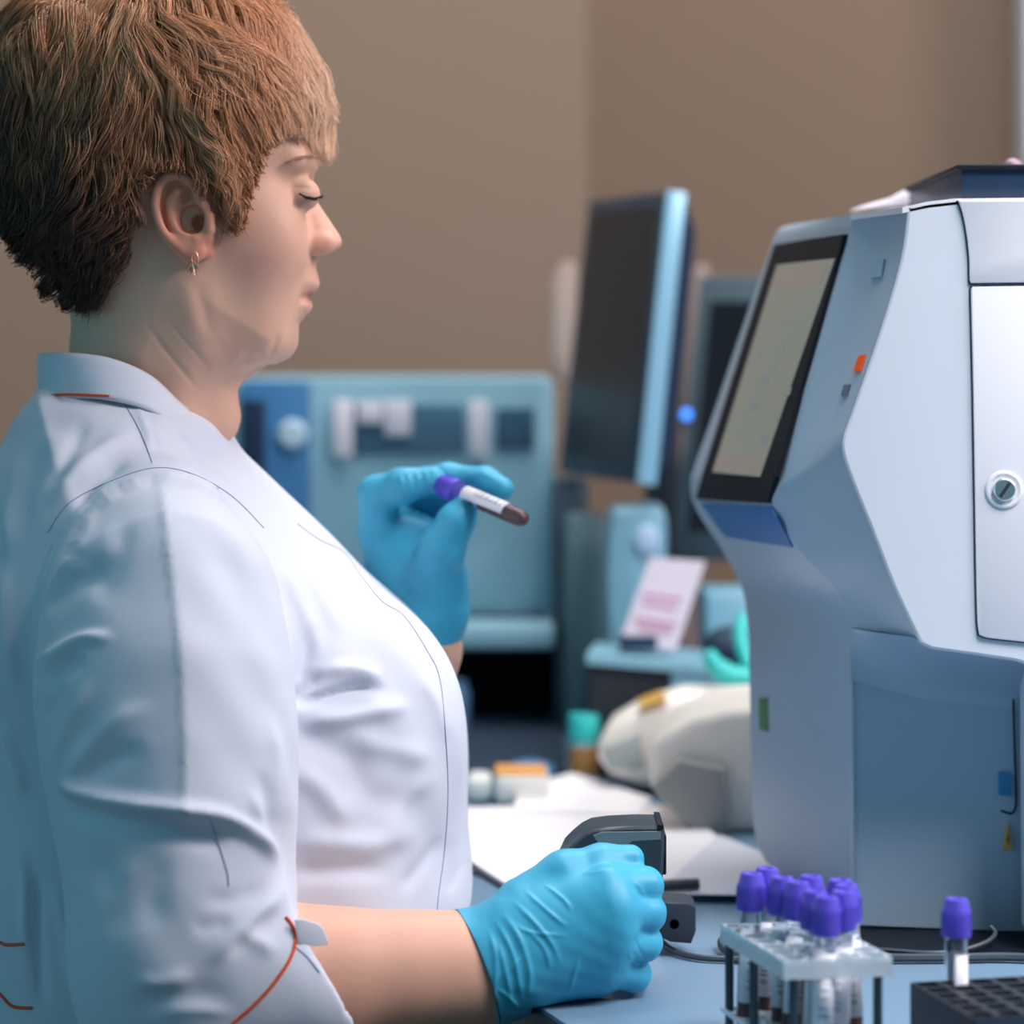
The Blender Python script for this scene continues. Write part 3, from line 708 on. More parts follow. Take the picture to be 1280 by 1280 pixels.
# flatten where it rests on the desk
R.F = smax(R.F, (DESK+.0006)-R.ax[2][None, None, :]-.0*R.F - (R.ax[0][:, None, None] < .012)*.05, .002).astype(np.float32)
rfolds = [([(640, 1125), (665, 1150), (690, 1180), (700, 1205)], 3.0, .9), ([(655, 1112), (672, 1128), (700, 1152), (712, 1158)], 2.4, .8), ([(628, 1140), (650, 1175), (662, 1215), (660, 1245)], 3.5, 1.1),
          ([(618, 1148), (640, 1190), (650, 1235), (652, 1252)], 3.0, 1.0), ([(680, 1105), (705, 1125), (715, 1140)], 2.2, .8), ([(622, 1175), (632, 1215), (640, 1255)], 2.8, .9), ([(640, 1150), (660, 1165), (712, 1170)], 2.4, .6),
          ([(655, 1160), (680, 1185), (688, 1215)], 2.6, .7), ([(725, 1195), (718, 1215), (712, 1240)], 2.5, .6), ([(610, 1160), (620, 1200), (616, 1250)], 3, .9), ([(625, 1225), (640, 1210), (660, 1190)], 2.5, .7), ([(620, 1235), (634, 1245), (650, 1262)], 2.5, .8),
          ([(792, 1100), (800, 1110), (806, 1122)], 2, .6), ([(790, 1112), (799, 1124), (808, 1135)], 2, .6), ([(792, 1170), (798, 1185), (806, 1196)], 2, -.5), ([(786, 1190), (790, 1200), (798, 1212)], 2, .5), ([(728, 1092), (745, 1090), (765, 1086)], 3, .4)]
v, f = glove('g', R, rfolds)
# cuff: cut the glove with a slanted plane and roll a rim
def cutv(v, f, pt, n, keep=1):
    n = np.array(n, float); n /= np.linalg.norm(n); d = ((v-np.array(pt))@n)*keep; v = v-np.where(d < 0, d, 0)[:, None]*n*keep; m = ~((d[f] < 0).all(1)); return v, f[m]
cp = P(596, 1210, 1.741); nn = (1, .10, .42)
nn = (1, .25, .34)
v, f = cutv(v, f, cp, nn)
gr = obj('glove', v, f, M_glove, person); gr['label'] = 'blue nitrile glove closed around the scanner'
# rolled rim
n_ = Vector(nn).normalized(); a_ = n_.cross(Vector((0, 1, 0))).normalized(); b_ = n_.cross(a_)
g = G(); g.tube([Vector(cp)+(a_*math.cos(t)*.0352+b_*math.sin(t)*.0335)+Vector((0, 0, -.0012)) for t in np.linspace(0, 2*PI, 49)], .0011, 8, spline=False); g.build('rolled_rim', M_glove, gr)
Lh = Field((P(440, 0, 2.03)[0], 1.955, P(0, 830, 2.03)[2]), (P(650, 0, 2.03)[0]+.006, 2.095, P(0, 575, 2.03)[2]), .0012)
def addf(Fm, pts, k, kk=.004):
    F_ = Field(Fm.lo, Fm.lo+Fm.h*(Fm.n-1.5), Fm.h); F_.chain([(P(*a[:3]), a[3]) for a in pts], kk); Fm.F = smin(Fm.F, F_.F, k)
addf(Lh, [(524, 812, 2.030, .0262), (524, 780, 2.030, .0262), (522, 745, 2.030, .0290)], .01, .02)
for x0, x1, Yy in ((500, 474, 2.032), (508, 486, 2.046), (520, 505, 2.054), (530, 520, 2.052)):
    addf(Lh, [(x0, 750, 2.034, .019), (x1+2, 665, Yy, .0150)], .015)
Lh.add(ell(P(520, 705, 2.030), (.030, .020, .034)), .012)
Lh.add(rcone(P(552, 760, 2.022), P(548, 720, 2.016), .019, .020), .014)
addf(Lh, [(474, 662, 2.030, .0150), (472, 618, 2.022, .0135), (505, 607, 2.012, .0118), (541, 600, 2.010, .0098)], .005, .006)      # index
addf(Lh, [(484, 650, 2.046, .0150), (500, 608, 2.048, .0125), (560, 599, 2.036, .0112), (606, 602, 2.024, .0100), (627, 611, 2.018, .0088)], .003, .006)  # middle
addf(Lh, [(505, 655, 2.056, .0145), (520, 615, 2.060, .0115), (580, 610, 2.055, .0105), (596, 622, 2.045, .0092)], .003, .006)       # ring, behind
addf(Lh, [(520, 660, 2.054, .0135), (540, 640, 2.062, .0105), (560, 655, 2.056, .0095), (552, 672, 2.045, .0085)], .003, .006)       # little finger
addf(Lh, [(546, 725, 2.012, .0185), (553, 684, 1.996, .0150), (570, 652, 1.990, .0120), (580, 637, 1.991, .0100)], .006, .008)  # thumb
lfolds = [([(498, 592), (502, 604), (500, 618)], 2, .7), ([(508, 590), (512, 602), (511, 616)], 2, .7), ([(519, 588), (523, 600), (522, 612)], 2, .7), ([(530, 586), (534, 598), (533, 608)], 2, .6), ([(490, 594), (491, 604), (489, 612)], 2, .5),
          ([(462, 672), (490, 677), (520, 668)], 3, -.7), ([(545, 665), (560, 668), (572, 664)], 2.2, .5), ([(572, 690), (566, 700), (575, 712)], 3, .7), ([(548, 780), (560, 772), (566, 760)], 3, .7), ([(575, 600), (600, 592), (622, 600)], 3, .4)]
v, f = glove('g', Lh, lfolds)
v, f = cutv(v, f, P(538, 812, 2.03), (-.35, 0, 1))
gl = obj('glove', v, f, M_glove, person); gl['label'] = 'blue nitrile glove pinching the blood tube'
n_ = Vector((-.35, 0, 1)).normalized(); a_ = n_.cross(Vector((0, 1, 0))).normalized(); b_ = n_.cross(a_); cpl = Vector(P(531, 812, 2.03))
g = G(); g.tube([cpl+(a_*math.cos(t)*.0265+b_*math.sin(t)*.0262) for t in np.linspace(0, 2*PI, 41)], .0011, 8, spline=False); g.build('rolled_rim', M_glove, gl)
print('gloves', _t.time()-_t0)
# stool and trousers
g = G(); g.lathe([(.05, .36), (.17, .375), (.185, .39), (.185, .405), (.16, .415)], 32, Matrix.Translation((-.24, 1.94, 0)))
stl = thing('stool', 'round dark swivel stool under the seated woman', 'stool', (-.24, 1.94, 0)); g.build('seat', mat('stool_pad', '#2a3038', .6), stl)
g = G(); g.lathe([(.02, .05), (.02, .37)], 20, Matrix.Translation((-.24, 1.94, 0))); g.build('column', mat('stool_steel', '#8a9096', .3, metal=1), stl)
for k in range(5):
    a = 2*PI*k/5; g = G(); g.tube([(-.24, 1.94, .055), (-.24+.25*math.cos(a), 1.94+.25*math.sin(a), .03)], [.016, .012], 10, spline=False); g.ball((-.24+.25*math.cos(a), 1.94+.25*math.sin(a), .02), .02, seg=12); g.build('leg', M_seam, stl)
# ================================================================== THE WHITE ANALYSER ON THE RIGHT
M_white = mat('white_plastic', '#dcdce2', .42, var=.015, bump=.03, bscale=900, bdist=.0004)
M_shell = mat('pale_shell', '#ccd3dc', .45, var=.015)
M_grey = mat('blue_grey_plastic', '#9fb4c6', .4, var=.02)
M_black = mat('black_plastic', '#0f1622', .6, var=.1, spec=.25)
M_slate = mat('slate_plastic', '#2b3440', .45, var=.08)
M_navy = mat('navy_plastic', '#1d3049', .35, var=.05)
M_gap = mat('gap_dark', '#1b2536', .7)
M_chrome = mat('chrome', '#dfe3e6', .3, metal=1, var=.02)
M_blue = mat('blue_band', '#2f6aa8', .35, var=.03)
M_orange = mat('orange_sticker', '#ff5a12', .5, var=.03)
M_green = mat('green_sticker', '#4d7f52', .5, var=.03)
M_yellow = mat('yellow_sticker', '#c89a4a', .5, var=.03)
M_lcyan = mat('cyan_sticker', '#2e86b4', .5, var=.03)
M_mid = mat('mid_grey', '#5a6c7c', .5)

YF, YB, YW = 2.24, 1.955, 1.87
rows = [  # F, B, W pixels
 (980, 283, 1064, 268, 1128, 259), (970, 292, 1064, 281, 1133, 268), (956, 330, 1061, 305, 1125, 325), (925, 418, 1032, 400, 1101, 408),
 (891, 518, 1000, 505, 1064, 515), (869, 580, 973, 588, 1053, 546), (863, 606, 965, 618, 1053, 568), (870, 636, 972, 648, 1065, 603),
 (901, 685, 1003, 693, 1091, 668), (926, 732, 1046, 738, 1117, 735), (934, 775, 1061, 785, 1146, 797)]
low = [(937, 850, 1066, 860), (940, 1000, 1068, 1000), (946, 1050, 1071, 1110), (957, 1078, 1076, 1150)]
def yf(py): t = min(max((py-640)/200, 0), 1); return YF-.115*t*t*(3-2*t)
Fr = crom([r[:2] for r in rows]+[l[:2] for l in low], 6); Br = crom([r[2:4] for r in rows]+[l[2:] for l in low], 6)
Wr = crom([r[4:] for r in rows], 6)
F3 = [P(*q, yf(q[1])) for q in Fr]; B3 = [P(*q, YB) for q in Br]; W3 = [P(*q, YW) for q in Wr]
an = thing('blood_analyser', 'large white benchtop analyser with tilted touch screen and door with key lock', 'analyser', (.45, 2.05, DESK))
# curved front skin (screen side) and chamfer between it and the near side
V = []; Q = []; nc = 7
for a, b in zip(F3, B3):
    for k in range(nc):
        t = k/(nc-1); p = np.array(a)*(1-t)+np.array(b)*t; p[0] -= .0022*math.sin(PI*t); V.append(p)
for i in range(len(F3)-1):
    for k in range(nc-1): o = i*nc+k; Q.append((o, o+1, o+nc+1, o+nc))
obj('front_cover', V, Q, M_grey, an)
V = []; Q = []
for a, b in zip(B3, W3):
    for k in range(nc):
        t = k/(nc-1); p = np.array(a)*(1-t)+np.array(b)*t; p[0] += .004*math.sin(PI*t); V.append(p)
for i in range(len(W3)-1):
    for k in range(nc-1): o = i*nc+k; Q.append((o, o+1, o+nc+1, o+nc))
obj('corner_cover', V, Q, M_grey, an)
# near side: sculpted white shell
outl = [tuple(q) for q in Wr] + [(1152, 806), (1164, 812), (1215, 819), (1270, 827), (1287, 833), (1295, 844), (1298, 862), (1300, 1180), (1560, 1195), (1560, 246), (1195, 248), (1160, 252)]
g = G(); g.prism([P(*q, YW) for q in outl], (0, .07, 0), bev=.0022)
g.build('side_shell', M_shell, an, smooth=False)
# recessed lower side, base, rear and top
g = G(); g.hexa([P(1068, 1156, YB+.0012), P(1560, 1175, YB-.02), (.72, 2.2, DESK+.015), (P(962, 1078, 2.135)[0], 2.135, DESK+.015),
                 P(1063, 780, YB+.0015), P(1560, 760, YB-.02), (.72, 2.2, .96), P(948, 740, 2.15)])
g.build('lower_body', M_grey, an, smooth=False)
ta = crom([P(1061, 785, YB-.0005), P(1100, 791, 1.915), P(1143, 797, YW+.002), P(1164, 811, YW+.002), P(1215, 818, YW+.002), P(1268, 826, YW+.002), P(1330, 832, YW+.002)], 5)
tb_ = crom([P(1064, 850, YB-.001), P(1104, 862, YB-.002), P(1146, 872, YB-.0030), P(1180, 878, YB-.0035), P(1230, 884, YB-.0055), P(1270, 888, YB-.0070), P(1330, 892, YB-.009)], 5)
V = []; Q = []; kk = 8
for a, b in zip(ta, tb_):
    for k in range(kk):
        t = k/(kk-1); V.append((a[0]*(1-t)+b[0]*t, a[1]+(b[1]-a[1])*math.sin(PI/2*t), a[2]+(b[2]-a[2])*(t**1.4)))
for i in range(len(ta)-1):
    for k in range(kk-1): o = i*kk+k; Q.append((o, o+1, o+kk+1, o+kk))
obj('recess_cove', V, Q, M_grey, an)
g = G(); g.hexa([P(1066, 760, YB+.006), P(1560, 760, YW+.06), (.72, 2.255, .96), P(938, 745, YF+.002),
                 (P(1070, 290, YB)[0], YB+.03, ZC+.085), (.72, YW+.06, ZC+.098), (.72, 2.255, ZC+.098), (P(990, 290, YF)[0], YF, ZC+.09)])
g.build('inner_body', M_shell, an)
zt = ZC+.1035
V = []; Q = []
near = [P(1128, 259, YW), P(1160, 252.3, YW), P(1195, 248.3, YW), P(1300, 247, YW), (.72, YW, zt+.001)]
for i, n_ in enumerate(near):
    if i == 0: L_ = [n_, P(1064, 268, YB), P(980, 283, YF)]
    else: L_ = [n_, (n_[0], YB, n_[2]+.0015), (n_[0]-.02*(i < 3), YF, n_[2]+.001)]
    V += L_+[(x, y, z-.004) for x, y, z in L_]
for i in range(len(near)-1):
    o = 6*i
    for k in (0, 1): Q.append((o+k, o+k+1, o+7+k, o+6+k)); Q.append((o+3+k, o+9+k, o+10+k, o+4+k))
    Q.append((o, o+6, o+9, o+3)); Q.append((o+2, o+5, o+11, o+8))
Q.append((0, 3, 4, 1)); Q.append((1, 4, 5, 2))
obj('top_cover', V, Q, M_white, an, sharp=40)

# base / feet
g = G(); g.hexa([(.262, 1.99, DESK+.004), (.70, 1.97, DESK+.004), (.70, 2.15, DESK+.004), (.225, 2.11, DESK+.004), (.252, 1.985, DESK+.022), (.71, 1.965, DESK+.022), (.71, 2.16, DESK+.022), (.215, 2.12, DESK+.022)])
g.build('base_plate', M_black, an)
for x, y in ((.275, 2.0), (.685, 1.985), (.68, 2.13), (.245, 2.09)):
    g = G(); g.lathe([(.014, 0), (.016, .004), (.012, .006)], 16, Matrix.Translation((x, y, DESK))); g.build('foot', M_black, an)
def panel(name, pts, m, y=YW, th=.0016, bev=.0007, par=an):
    g = G(); g.prism([P(a, b, y) for a, b in pts], (0, -th, 0), bev=bev); return g.build(name, m, par, sharp=30)
lidc = crom([(1197, 250.5), (1203, 268), (1208, 295), (1211, 325), (1211.5, 350), (1214, 354)], 3)
lidp = [tuple(q) for q in lidc]+[(1550, 350), (1550, 249.5)]
panel('lid_gap', [(x-1.4, y+(1.8 if y > 300 else .5)) for x, y in lidp], M_gap, th=.0008, bev=0)
panel('lid', lidp, M_white, th=.0024)
dl = [(1213, 362), (1215, 358.5), (1550, 354), (1550, 830)]+[tuple(q) for q in crom([(1250, 799), (1232, 796.5), (1226, 794), (1222.5, 788), (1220, 740), (1216, 500), (1213, 370)], 4)]
panel('door_gap', [(x-1.5 if x < 1500 else x, y+(1.6 if y > 700 else -1.2)) for x, y in dl], M_gap, th=.0008, bev=0)
door = panel('door', dl, M_white, th=.0024)
# key lock in a dished ring
yl = YW-.0024
lc = P(1255, 612, yl)
RX = Matrix.Translation(lc) @ Matrix.Rotation(PI/2, 4, 'X')
g = G(); g.lathe([(.0125, .0), (.0120, .0012), (.0105, .0015), (.0088, .0004), (.0078, .0002)], 40, RX); dish = g.build('lock_surround', M_white, door)
g = G(); g.lathe([(.0074, 0), (.0074, .0030), (.0066, .0038), (.0001, .0038)], 36, RX); lk = g.build('key_lock', M_chrome, door)
g = G(); g.box((-.0011, -.0056, .0036), (.0011, .0056, .0043), M=RX @ Matrix.Rotation(-.6, 4, 'Z')); g.build('keyhole', M_gap, lk)
# front-face placement
def on(A, B, YA, YBb, px, py, off=.0012):
    YA = yf(py) if YA == YF else YA; fr = YA != YB; xa = np.interp(py, A[:, 1], A[:, 0]); xb = np.interp(py, B[:, 1], B[:, 0]); s = (px-xa)/(xb-xa)
    Y = 1/((1-s)/YA+s/YBb); p = np.array(P(px, py, Y)); p[0] -= off+(.0022*math.sin(PI*min(max(s, 0), 1)) if fr else -.004*math.sin(PI*min(max(s, 0), 1))); p[1] -= 0 if fr else .002; return p
def patch(name, corners, m, A, B, YA, YBb, off, nu=8, nv=10, par=an, th=.0012):
    """corners TL,TR,BR,BL in pixels; a thin plate that follows the skin"""
    TL, TR, BR, BL = [np.array(c, float) for c in corners]; V = []; Q = []
    for j in range(nv+1):
        for i in range(nu+1):
            u, v = i/nu, j/nv; q = (TL*(1-u)+TR*u)*(1-v)+(BL*(1-u)+BR*u)*v; V.append(on(A, B, YA, YBb, q[0], q[1], off))
    n = len(V); V += [p+np.array((th, 0, 0)) for p in V]
    w = nu+1
    for j in range(nv):
        for i in range(nu): o = j*w+i; Q.append((o, o+w, o+w+1, o+1)); Q.append((n+o, n+o+1, n+o+w+1, n+o+w))
    bd = [i for i in range(w)]+[j*w+nu for j in range(1, nv+1)]+[nv*w+i for i in range(nu-1, -1, -1)]+[j*w for j in range(nv-1, 0, -1)]
    for a, b in zip(bd, bd[1:]+bd[:1]): Q.append((a, b, n+b, n+a))
    return obj(name, V, Q, m, par, sharp=35)
M_screen = mat('lit_screen', '#3c423e', .3, emit='#889089', estr=.5, var=.02)
M_ui1 = mat('screen_dots', '#3c423e', .3, emit='#7f9088', estr=.5)
M_ui2 = mat('screen_bar', '#3c423e', .3, emit='#938a86', estr=.5)
M_ui3 = mat('screen_marks', '#3c423e', .3, emit='#768a94', estr=.5)
bz = patch('screen_bezel', [(974, 306), (1061, 293), (965, 629), (876, 624)], M_black, Fr, Br, YF, YB, .0035, th=.004)
sc = patch('touch_screen', [(981, 331), (1051, 323), (958, 596), (901, 590)], M_screen, Fr, Br, YF, YB, .0045, par=bz, th=.001)
patch('screen_header', [(984, 336), (1045, 329), (1035, 356), (973, 360)], M_ui2, Fr, Br, YF, YB, .0049, par=sc, th=.0004, nv=3)
patch('screen_footer', [(909, 566), (963, 570), (958, 592), (903, 586)], M_ui2, Fr, Br, YF, YB, .0049, par=sc, th=.0004, nv=3)
for i, (a, b) in enumerate([(1000, 398), (985, 430), (965, 470), (990, 485), (975, 455), (950, 505), (975, 520), (940, 530), (962, 545), (985, 400), (955, 440)]):
    patch('screen_icon', [(a, b), (a+9, b-1), (a+6, b+9), (a-3, b+10)], (M_ui1, M_ui3)[i % 3 == 2], Fr, Br, YF, YB, .0049, par=sc, th=.0004, nu=2, nv=2)
patch('blue_band', [(878, 629), (966, 633), (993, 684), (911, 671)], M_blue, Fr, Br, YF, YB, .0015)
patch('green_sticker', [(951, 873), (962, 872), (963, 915), (952, 912)], M_green, Fr, Br, YF, YB, .001, nu=2, nv=3)
patch('orange_sticker', [(1068, 445), (1079, 443), (1073, 464), (1062, 464)], M_orange, Br, Wr, YB, YW, .001, nu=3, nv=3)
patch('grey_sticker', [(1049, 481), (1058, 480), (1054, 495), (1045, 495)], M_mid, Br, Wr, YB, YW, .001, nu=3, nv=3)
# lower side flap line, blue label, warning triangle
yl = YB-.0085
def strip(name, pts, r, m, par=an, y=None):
    g = G(); g.tube([P(a, b, y or yl) for a, b in pts], r, 6); return g.build(name, m, par)
strip('flap_gap', [(1266, 850), (1268, 930), (1270, 990), (1269, 1010), (1263, 1017), (1251, 1013)], .0007, M_gap)
def plate(name, pts, m, y, th=.0008, par=an):
    g = G(); g.prism([P(a, b, y) for a, b in pts], (0, th, 0)); return g.build(name, m, par, smooth=False)
plate('blue_label', [(1249, 966), (1264, 968), (1264, 996), (1249, 994)], M_lcyan, yl-.002, .004)
wt = plate('warning_triangle', [(1260, 1028), (1266, 1063), (1254, 1062)], M_yellow, yl-.002, .004)
plate('warning_mark', [(1260, 1040), (1261.5, 1050), (1260.5, 1050), (1261.5, 1058), (1258.5, 1049), (1259.7, 1049)], M_gap, yl-.0024, .0008, wt)
# tray and loose things on top
g = G(); g.box((.300, 1.90, zt+.0015), (.62, 2.15, zt+.0225), bev=.002)
t = g.build('instrument_tray', M_navy); t.location = (0, 0, 0); tag(t, 'black shallow plastic tray lying on top of the white analyser', 'tray')
tr = thing('x', '', '', (0, 0, 0)); bpy.data.objects.remove(tr)
g = G(); g.box((.297, 1.897, zt+.0205), (.623, 2.153, zt+.0245), bev=.0015); r = g.build('tray_rim', M_black, t)
g = G(); g.prism([(-.0, 0, 0)]*0 or [P(1071, 261, 2.16), P(1078, 257, 2.16), P(1120, 245, 2.16), P(1142, 233, 2.16), P(1165, 222, 2.16), P(1164, 226, 2.16), P(1143, 252, 2.16), P(1100, 257, 2.16)], (0, .05, 0), bev=.0005)
tag(g.build('paper_sheet', mat('paper_white', '#e6e2ea', .7, var=.02)), 'white crumpled paper poking out left of the black tray on the analyser', 'paper')
g = G(); g.ball(P(1266, 207, 2.0), (.0065, .0065, .0052)); g.lathe([(.007, 0), (.007, .002), (.005, .003)], 20, Matrix.Translation((P(1266, 210, 2.0)[0], 2.0, zt+.0246)))
tag(g.build('round_cap', mat('mauve', '#8a6f80', .35)), 'small round mauve cap standing on the black tray', 'cap')
patch('emblem', [(1084, 327), (1099, 324), (1096, 346), (1081, 348)], mat('emblem_blue', '#93aec2', .5), Br, Wr, YB, YW, .001, nu=3, nv=3)
# ================================================================== DESK AND WHAT LIES ON IT
M_desk = mat('desk_laminate', '#7390a8', .28, var=.03, vscale=5)
M_edge = mat('desk_edge', '#44525e', .5)
M_cap = mat('violet_cap', '#574bc6', .45, var=.03)
M_blood = mat('blood', '#4d0d18', .3, var=.1)
M_glass = mat('tube_glass', '#e8f0f4', .06, trans=.95, ior=1.12, var=0)
M_acr = mat('frosted_acrylic', '#dde9ef', .35, trans=.45, ior=1.25, var=.02)
M_steel = mat('steel_rod', '#45525c', .35, metal=.6)
M_cable = mat('cable_grey', '#39454f', .5)
def stripes(name, axis, scale):
    m = mat(name, '#dfe3ea', .6, var=0); nt = m.node_tree; N = nt.nodes; L = nt.links; b = N['Principled BSDF']
    tc = N.new('ShaderNodeTexCoord'); mp = N.new('ShaderNodeMapping'); mp.inputs['Scale'].default_value = [scale if k == axis else 0 for k in range(3)]
    n = N.new('ShaderNodeTexNoise'); n.inputs['Scale'].default_value = 1; n.inputs['Detail'].default_value = 1
    r = N.new('ShaderNodeValToRGB'); r.color_ramp.interpolation = 'CONSTANT'; r.color_ramp.elements[0].color = lin('#30343c'); r.color_ramp.elements[1].color = lin('#e2e5ec')
    r.color_ramp.elements[1].position = .46
    L.new(tc.outputs['Object'], mp.inputs[0]); L.new(mp.outputs[0], n.inputs['Vector']); L.new(n.outputs['Fac'], r.inputs[0]); L.new(r.outputs[0], b.inputs['Base Color'])
    return m
M_bar = stripes('barcode', 2, 900)
M_label = mat('label_white', '#dfe0ea', .6)
ex = lambda y: .0123-.344*(y-1.744)
g = G(); g.prism([(ex(.95), .95, DESK), (1.7, .95, DESK), (1.7, 2.78, DESK), (ex(2.78), 2.78, DESK)], (0, 0, -.032), bev=.0012); dk = thing('laboratory_desk', 'long pale blue grey laboratory desk the woman sits at', 'desk', (.8, 1.9, 0))
g.build('desktop', M_desk, dk)
g = G(); g.prism([(ex(.96)-.0008, .96, DESK-.002), (ex(.96)+.001, .96, DESK-.002), (ex(2.77)+.001, 2.77, DESK-.002), (ex(2.77)-.0008, 2.77, DESK-.002)], (0, 0, -.028)); g.build('edge_band', M_edge, dk)
for x, y in ((.36, 1.02), (1.62, 1.02), (-.2, 2.7), (1.62, 2.7)):
    g = G(); g.box((x-.025, y-.025, 0), (x+.025, y+.025, DESK-.032), bev=.002); g.build('leg', M_edge, dk)
g = G(); g.box((.4, 1.03, .2), (1.6, 1.05, .6)); g.build('modesty_panel', M_edge, dk)
# ---------- tube prototype (local coordinates, standing on its tip)
def make_tube(name, label, group=None, blood=.045, held=False):
    t = thing(name, label, 'test tube', (0, 0, 0), 0, group)
    r, H = .0062, .076
    prof = [(.0005, 0), (.003, .0006), (.0048, .0022), (r, .0058), (r, H)]
    g = G(); g.lathe(prof, 24); g.build('tube_wall', M_glass, t, world=False)
    pb = [(.0004, .0008), (.0026, .0014), (.0042, .003), (r-.0007, .0064), (r-.0007, blood)]
    g = G(); g.lathe(pb, 24); g.build('blood', M_blood, t, world=False)
    n = 20; a0, a1 = -2.75, 1.1; V = []; Q = []
    for z in (.019, .062):
        for k in range(n+1):
            a = a0+(a1-a0)*k/n; V.append(((r+.00025)*math.cos(a), (r+.00025)*math.sin(a), z))
    for k in range(n): Q.append((k, k+1, n+2+k, n+1+k))
    lb = obj('label', V, Q, M_label, t, world=False); sm = lb.modifiers.new('s', 'SOLIDIFY'); sm.thickness = .0002
    V = []; Q = []
    for z in (.022, .050):
        for k in range(9):
            a = -1.95+.95*k/8; V.append(((r+.0006)*math.cos(a), (r+.0006)*math.sin(a), z))
    for k in range(8): Q.append((k, k+1, 10+k, 9+k))
    b = obj('barcode', V, Q, M_bar, lb, world=False); sm = b.modifiers.new('s', 'SOLIDIFY'); sm.thickness = .0001
    g = G()
    g.lathe([(.0066, .071), (.0080, .0715), (.0083, .074), (.0080, .086), (.0073, .0875), (.0068, .0905), (.0060, .0925), (.0040, .0925), (.0035, .0915), (.0001, .0915)], 30)
    for k in range(24):
        a = 2*PI*k/24; g.box((.0079, -.0002, .074), (.0084, .0002, .085), M=Matrix.Rotation(a, 4, 'Z'))
    g.build('cap', M_cap, t, world=False)
    return t
def copy_tree(o, parent=None):
    c = o.copy(); C.objects.link(c)
    if parent is not None: c.parent = parent
    for ch in [x for x in bpy.data.objects if x.parent == o]: copy_tree(ch, c)
    return c
# ---------- acrylic rack
N0 = np.array((.1485, 1.5565)); e1 = np.array((-.2564, .9666)); e2 = np.array((.9666, .2564)); e2 = np.array((.985, .172))
ang = math.atan2(e1[1], e1[0])
rk = thing('tube_rack', 'clear acrylic tube rack with steel legs crowded with violet capped tubes', 'rack', (*N0, DESK))
zr = DESK+.065
def rp(a, b, z): q = N0+e1*a+e2*b; return (q[0], q[1], z)
holes = {}; LA, LB = .105, .062; na, nb = 7, 4; ca, cb = LA/na, LB/nb
def rackplate(z0, z1, hr, full=True):
    V = []; Q = []; n = 16
    def vid(p): V.append(p); return len(V)-1
    for zz, flip in ((z1, 0), (z0, 1)):
        for i in range(na):
            for j in range(nb):
                c = ((i+.5)*ca, (j+.5)*cb); inn = []; out = []
                for k in range(n):
                    t = 2*PI*k/n+PI/n; cx, sx = math.cos(t), math.sin(t); m = max(abs(cx), abs(sx))
                    inn.append(vid(rp(c[0]+hr*cx, c[1]+hr*sx, zz))); out.append(vid(rp(c[0]+ca/2*cx/m, c[1]+cb/2*sx/m, zz)))
                for k in range(n):
                    k2 = (k+1) % n; f = (inn[k], out[k], out[k2], inn[k2]); Q.append(f if not flip else f[::-1])
                if not flip:
                    lower = [vid(rp(c[0]+hr*math.cos(2*PI*k/n+PI/n), c[1]+hr*math.sin(2*PI*k/n+PI/n), z0)) for k in range(n)]
                    for k in range(n): k2 = (k+1) % n; Q.append((inn[k], inn[k2], lower[k2], lower[k]))
    cs = [(0, 0), (LA, 0), (LA, LB), (0, LB)]
    for (a, b), (c, d) in zip(cs, cs[1:]+cs[:1]): Q.append((vid(rp(a, b, z0)), vid(rp(c, d, z0)), vid(rp(c, d, z1)), vid(rp(a, b, z1))))
    return V, Q
V, Q = rackplate(zr-.0025, zr, .0068); obj('top_plate', V, Q, M_acr, rk, smooth=False)
def skirt(z0, z1, th=.003):
    g = G()
    for (a0, b0), (a1, b1) in (((0, 0), (LA, 0)), ((LA, 0), (LA, LB)), ((LA, LB), (0, LB)), ((0, LB), (0, 0))):
        ia = lambda a: th if a == 0 else LA-th
        ib = lambda b: th if b == 0 else LB-th
        g.hexa([rp(a0, b0, z0), rp(a1, b1, z0), rp(ia(a1), ib(b1), z0), rp(ia(a0), ib(b0), z0), rp(a0, b0, z1), rp(a1, b1, z1), rp(ia(a1), ib(b1), z1), rp(ia(a0), ib(b0), z1)])
    return g
skirt(zr-.0105, zr-.0026).build('rim', M_acr, rk, smooth=False)
V, Q = rackplate(DESK+.014, DESK+.0165, .0066); obj('lower_plate', V, Q, M_acr, rk, smooth=False)
g = G(); g.hexa([rp(0, 0, DESK+.003), rp(LA, 0, DESK+.003), rp(LA, LB, DESK+.003), rp(0, LB, DESK+.003), rp(0, 0, DESK+.0055), rp(LA, 0, DESK+.0055), rp(LA, LB, DESK+.0055), rp(0, LB, DESK+.0055)])
g.build('base_plate', M_acr, rk, smooth=False)
for a, b in ((.006, .008), (.006, LB-.006), (LA-.004, .004), (LA-.004, LB-.005), (LA*.55, .0035)):
    g = G(); g.tube([rp(a, b, DESK+.0), rp(a, b, zr-.011)], .0026, 12, spline=False); g.build('leg', M_steel, rk)
